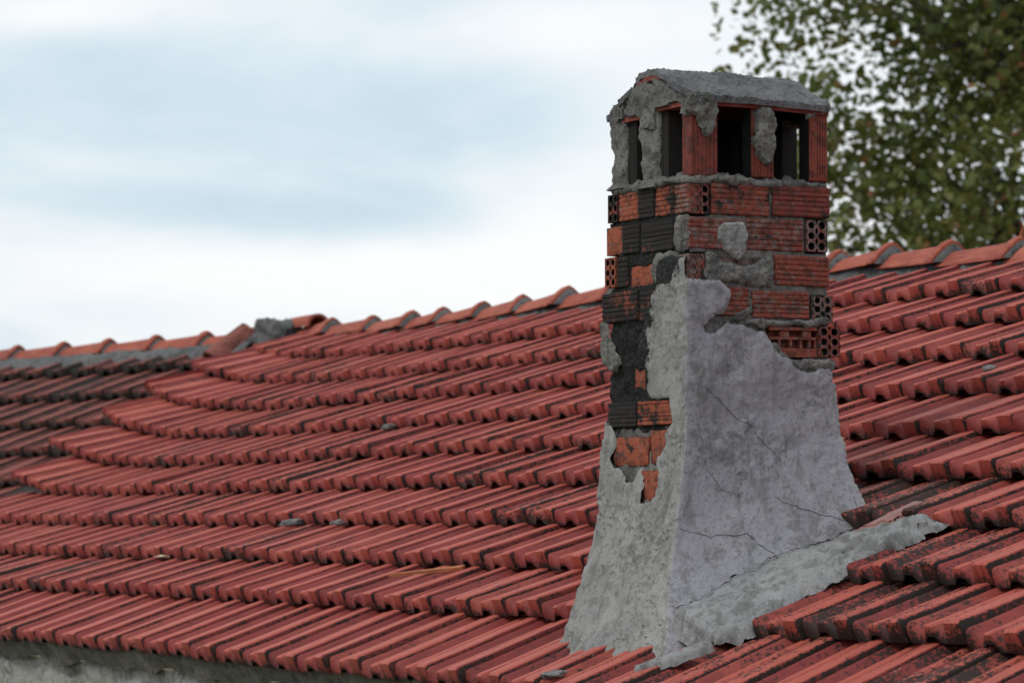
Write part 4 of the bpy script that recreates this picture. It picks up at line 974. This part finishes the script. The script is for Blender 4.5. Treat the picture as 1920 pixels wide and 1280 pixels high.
# ------------------------------------------------------------------ loose bits on the tiles
def lump(u, v, n, sx, sy, sz, label, seed, mat=M_APRON):
    o = obj('mortar_crumb', blob_mesh('mortar_crumb', sx, sy, sz, mat, seed, .55, 3)); o.location = surf(u, v, n)
    o.rotation_euler = (0, -.1, TH+.25); tag(o, label, 'mortar crumb', 'mortar droppings on the tiles'); return o
lump(14.25, 2.93, .12, .085, .016, .014, 'long grey smear of mortar lying in a tile channel mid roof', 2)
lump(12.35, 2.90, .13, .035, .014, .011, 'small grey mortar crumb right of the long mortar smear', 4)
lump(18.6, 5.93, .10, .05, .018, .012, 'flat grey mortar crumb high on the roof left of the chimney shaft', 6)
lump(-2.05, .12, .20, .045, .022, .012, 'pale mortar crumb on the red tiles just below the chimney foot', 8)
lump(-.2, 6.45, .14, .026, .013, .012, 'grey mortar crumb on the upper tiles right of the chimney', 9)
sh = empty('tile_shard', surf(5.45, 1.62, .20))
tag(sh, 'long thin orange splinter of broken tile lying across the ribs', 'tile shard')
V = [(-.16, -.004, 0), (.10, -.012, .0), (.115, .0, .004), (.03, .016, .0), (-.13, .006, .0)]; V += [(x, y, z+.011) for x, y, z in V]
F = [(4, 3, 2, 1, 0), (5, 6, 7, 8, 9)]+[(i, (i+1) % 5, 5+(i+1) % 5, 5+i) for i in range(5)]
o = obj('shard', mesh('shard', V, F, M_SHARD, False), sh); o.rotation_euler = (.15, -.10, .16)
bl = empty('barrel_tile', surf(-3.9, 2.80, .16))
tag(bl, 'smooth pinkish curved tile tucked between the chimney foot and the upper course', 'roof tile')
o = obj('shell', barrel('shell', .17, .26, .014, M_SMOOTHCLAY, arc=.62), bl); place_axis(o, surf(-3.85, 2.50, .0)-N_*.105, surf(-3.95, 3.4, .0)-N_*.10, bl)
V = []; F = []
lf = obj('dry_leaf', mesh('dry_leaf', [(-.03, 0, 0), (.02, -.006, .004), (.045, .004, .0), (.0, .018, .009), (-.03, 0, .002), (.02, -.006, .006), (.045, .004, .002), (.0, .018, .011)], [(0, 1, 2, 3), (7, 6, 5, 4)], flat_mat('pale_scrap', (.6, .5, .36)), False))
lf.location = surf(16.95, 1.82, .19); tag(lf, 'tiny pale dry leaf lying on the lower tiles at the left', 'dry leaf')

# ------------------------------------------------------------------ wall under the eave
wl = empty('house_wall', surf(10, 0)-UP*3.9)
tag(wl, 'rough limewashed rubble wall under the left eave of the tiled roof', 'wall')
def eave_pt(u): return surf(u, 0)
def eave_band(u, t):
    ext = 1+.45*fbm(Vector((u*.8, 2, 0)), 4)*t; p = eave_pt(u)+H_*(.05+.10*t)*W*2-UP*(t*ext*.34*W-.015); return p, -H_
mortar_band('eave_mortar', eave_band, [-13+39*i/220 for i in range(221)], 8, roof, .014, M_EAVE, 4)
def wall_pt(u, t):
    p = eave_pt(u)+H_*(.36*W)-UP*(.25*W+t*.5); return p, -H_
V = []; F = []; us = [-13+39*i/260 for i in range(261)]; nt_ = 26
for u in us:
    for j in range(nt_+1):
        p, n = wall_pt(u, j/nt_); q = fbm(Vector((u*1.1, j*.25, 3)), 4); cell = noise.voronoi(Vector((u*.9, j*.22+u*.05, 1)))[0]
        d = .018*q+.045*(min(.4, cell[1]-cell[0]))-.03+.008*fbm(p*26, 4); V.append(p+n*d-wl.location)
k = nt_+1
for i in range(len(us)-1):
    for j in range(nt_): a = i*k+j; F.append((a, a+1, a+k+1, a+k))
b = len(V)
for i, u in enumerate(us[::20]):
    p, n = wall_pt(u, 1.0); V.append(p-wl.location+H_*.01); q = p.copy(); q.z = -.05; V.append(q-wl.location+H_*.01)
for i in range(len(us[::20])-1): a = b+2*i; F.append((a, a+1, a+3, a+2))
obj('rubble_face', mesh('rubble_face', V, F, M_LIME), wl)

# ------------------------------------------------------------------ tree
TREE = Vector((6.25, 36.0, 0)); tr = empty('plane_tree', TREE)
tag(tr, 'tall leafy tree with mottled autumn green crown behind the ridge and chimney', 'tree')
rg = random.Random(21)
def leaf_mat():
    m, t, b = new_mat('leaf'); a = tattr(t, 'tone')
    c = ramp(t, a, [(0, (.050, .072, .018)), (.45, (.120, .145, .034)), (.75, (.175, .180, .046)), (.93, (.23, .19, .055)), (1, (.25, .10, .035))])
    t.links.new(c, b.inputs['Base Color']); b.inputs['Roughness'].default_value = .6
    tl = t.nodes.new('ShaderNodeBsdfTranslucent'); t.links.new(mixc(t, .5, c, (.16, .17, .03)), tl.inputs[0])
    ms = t.nodes.new('ShaderNodeMixShader'); ms.inputs[0].default_value = .34
    out = t.nodes['Material Output']; t.links.new(b.outputs[0], ms.inputs[1]); t.links.new(tl.outputs[0], ms.inputs[2]); t.links.new(ms.outputs[0], out.inputs[0]); return m
M_LEAF = leaf_mat()
def tube(V, F, P, Q, r0, r1, n=7):
    d = (Q-P).normalized(); x = d.orthogonal().normalized(); y = d.cross(x); b = len(V)
    for (c, r) in ((P, r0), (Q, r1)):
        for i in range(n): a = 2*PI*i/n; V.append(c+x*math.cos(a)*r+y*math.sin(a)*r)
    for i in range(n): F.append((b+i, b+(i+1) % n, b+n+(i+1) % n, b+n+i))
TV, TF, LV_, LF_ = [], [], [], []
trunk = [Vector((0, 0, 0)), Vector((.15, 0, 2.2)), Vector((.1, .1, 4.4)), Vector((.3, 0, 6.6)), Vector((.2, .1, 9.0)), Vector((.35, .1, 11.5))]
for i in range(5): tube(TV, TF, trunk[i], trunk[i+1], .26*(1-i*.17), .26*(1-(i+1)*.17), 10)
CC = Vector((.3, 0, 9.6)); RX, RZ = 4.0, 5.2
clumps = []
for q in range(425):
    while True:
        v = Vector((rg.uniform(-1, 1), rg.uniform(-1, 1), rg.uniform(-1, 1)))
        if .25 < v.length < 1: break
    lobed = 1+.16*fbm(v.normalized()*1.9+Vector((3, 1, 0)), 3)
    c = CC+Vector((v.x*RX*lobed, v.y*3.0*lobed, v.z*RZ*lobed))
    if rg.random() < ss(9.8, 5.8, c.z)*.66: continue
    if c.x > .4 and c.z < 9.6 and rg.random() < .58: continue
    clumps.append(c)
for c in clumps[::4]:
    s = trunk[min(5, max(1, int((c.z-1.5)/2.2)))]; mid = s.lerp(c, .55)+Vector((rg.uniform(-.3, .3), rg.uniform(-.3, .3), rg.uniform(-.1, .4)))
    r = .042+.04*rg.random()
    tube(LV_, LF_, s, mid, r*1.5, r*.9, 5); tube(LV_, LF_, mid, c, r*.9, .008, 5)
obj('trunk', mesh('trunk', TV, TF, M_BARK), tr); obj('limbs', mesh('limbs', LV_, LF_, M_BARK), tr)
V = []; F = []; tone = []
SH = [(0, 0), (.30, .10), (.52, .02), (.42, .28), (.75, .42), (.42, .52), (.40, .86), (.16, .66), (0, 1.08), (-.16, .66), (-.40, .86), (-.42, .52), (-.75, .42), (-.42, .28), (-.52, .02), (-.30, .10)]
for c in clumps:
    n = rg.randrange(95, 170); sp = rg.uniform(.26, .48); ct = rg.uniform(-.24, .26)
    for i in range(n):
        gd = [max(-1.7, min(1.7, rg.gauss(0, 1))) for _ in range(3)]; p = c+Vector((gd[0]*sp, gd[1]*sp, gd[2]*sp*.75))
        nr = Vector((rg.gauss(0, .6), rg.gauss(0, .6), rg.gauss(.55, .5))).normalized(); x = nr.orthogonal().normalized(); y = nr.cross(x)
        an = rg.uniform(0, 2*PI); x, y = x*math.cos(an)+y*math.sin(an), y*math.cos(an)-x*math.sin(an); s = rg.uniform(.05, .095); b = len(V)
        for (px, py) in SH[::1] if False else SH[::2]: V.append(p+x*px*s+y*(py-.4)*s+nr*(.12*s*abs(px)))
        F.append(tuple(range(b, b+8))); tn = min(.92, max(0, rg.gauss(.45+ct, .2)))
        if rg.random() < .02: tn = 1.0
        tone += [tn]*8
me = mesh('crown', V, F, M_LEAF, False); attr(me, 'tone', tone); obj('crown', me, tr)
# a dry reddish sprig sticking up behind the ridge at the right
dp_ = empty('dry_sprig', surf(8.25, 10.75, .0)+H_*.25)
tag(dp_, 'small rust-brown dry sprig poking above the ridge at the far right', 'dry plant')
V = []; F = []
for i in range(14):
    t = i/13; wd = .006+.016*math.sin(PI*min(1, t*1.15))*(1 if i % 2 else .6)
    c = Vector((.05*math.sin(t*2.5)+.03*t, 0, t*.125)); V += [c+Vector((-wd, .01, 0)), c+Vector((0, -.012, 0)), c+Vector((wd, .01, 0))]
for i in range(13):
    for q in (0, 1): a = 3*i+q; F.append((a, a+1, a+4, a+3))
obj('leaf', mesh('leaf', V, F, M_TWIG), dp_)
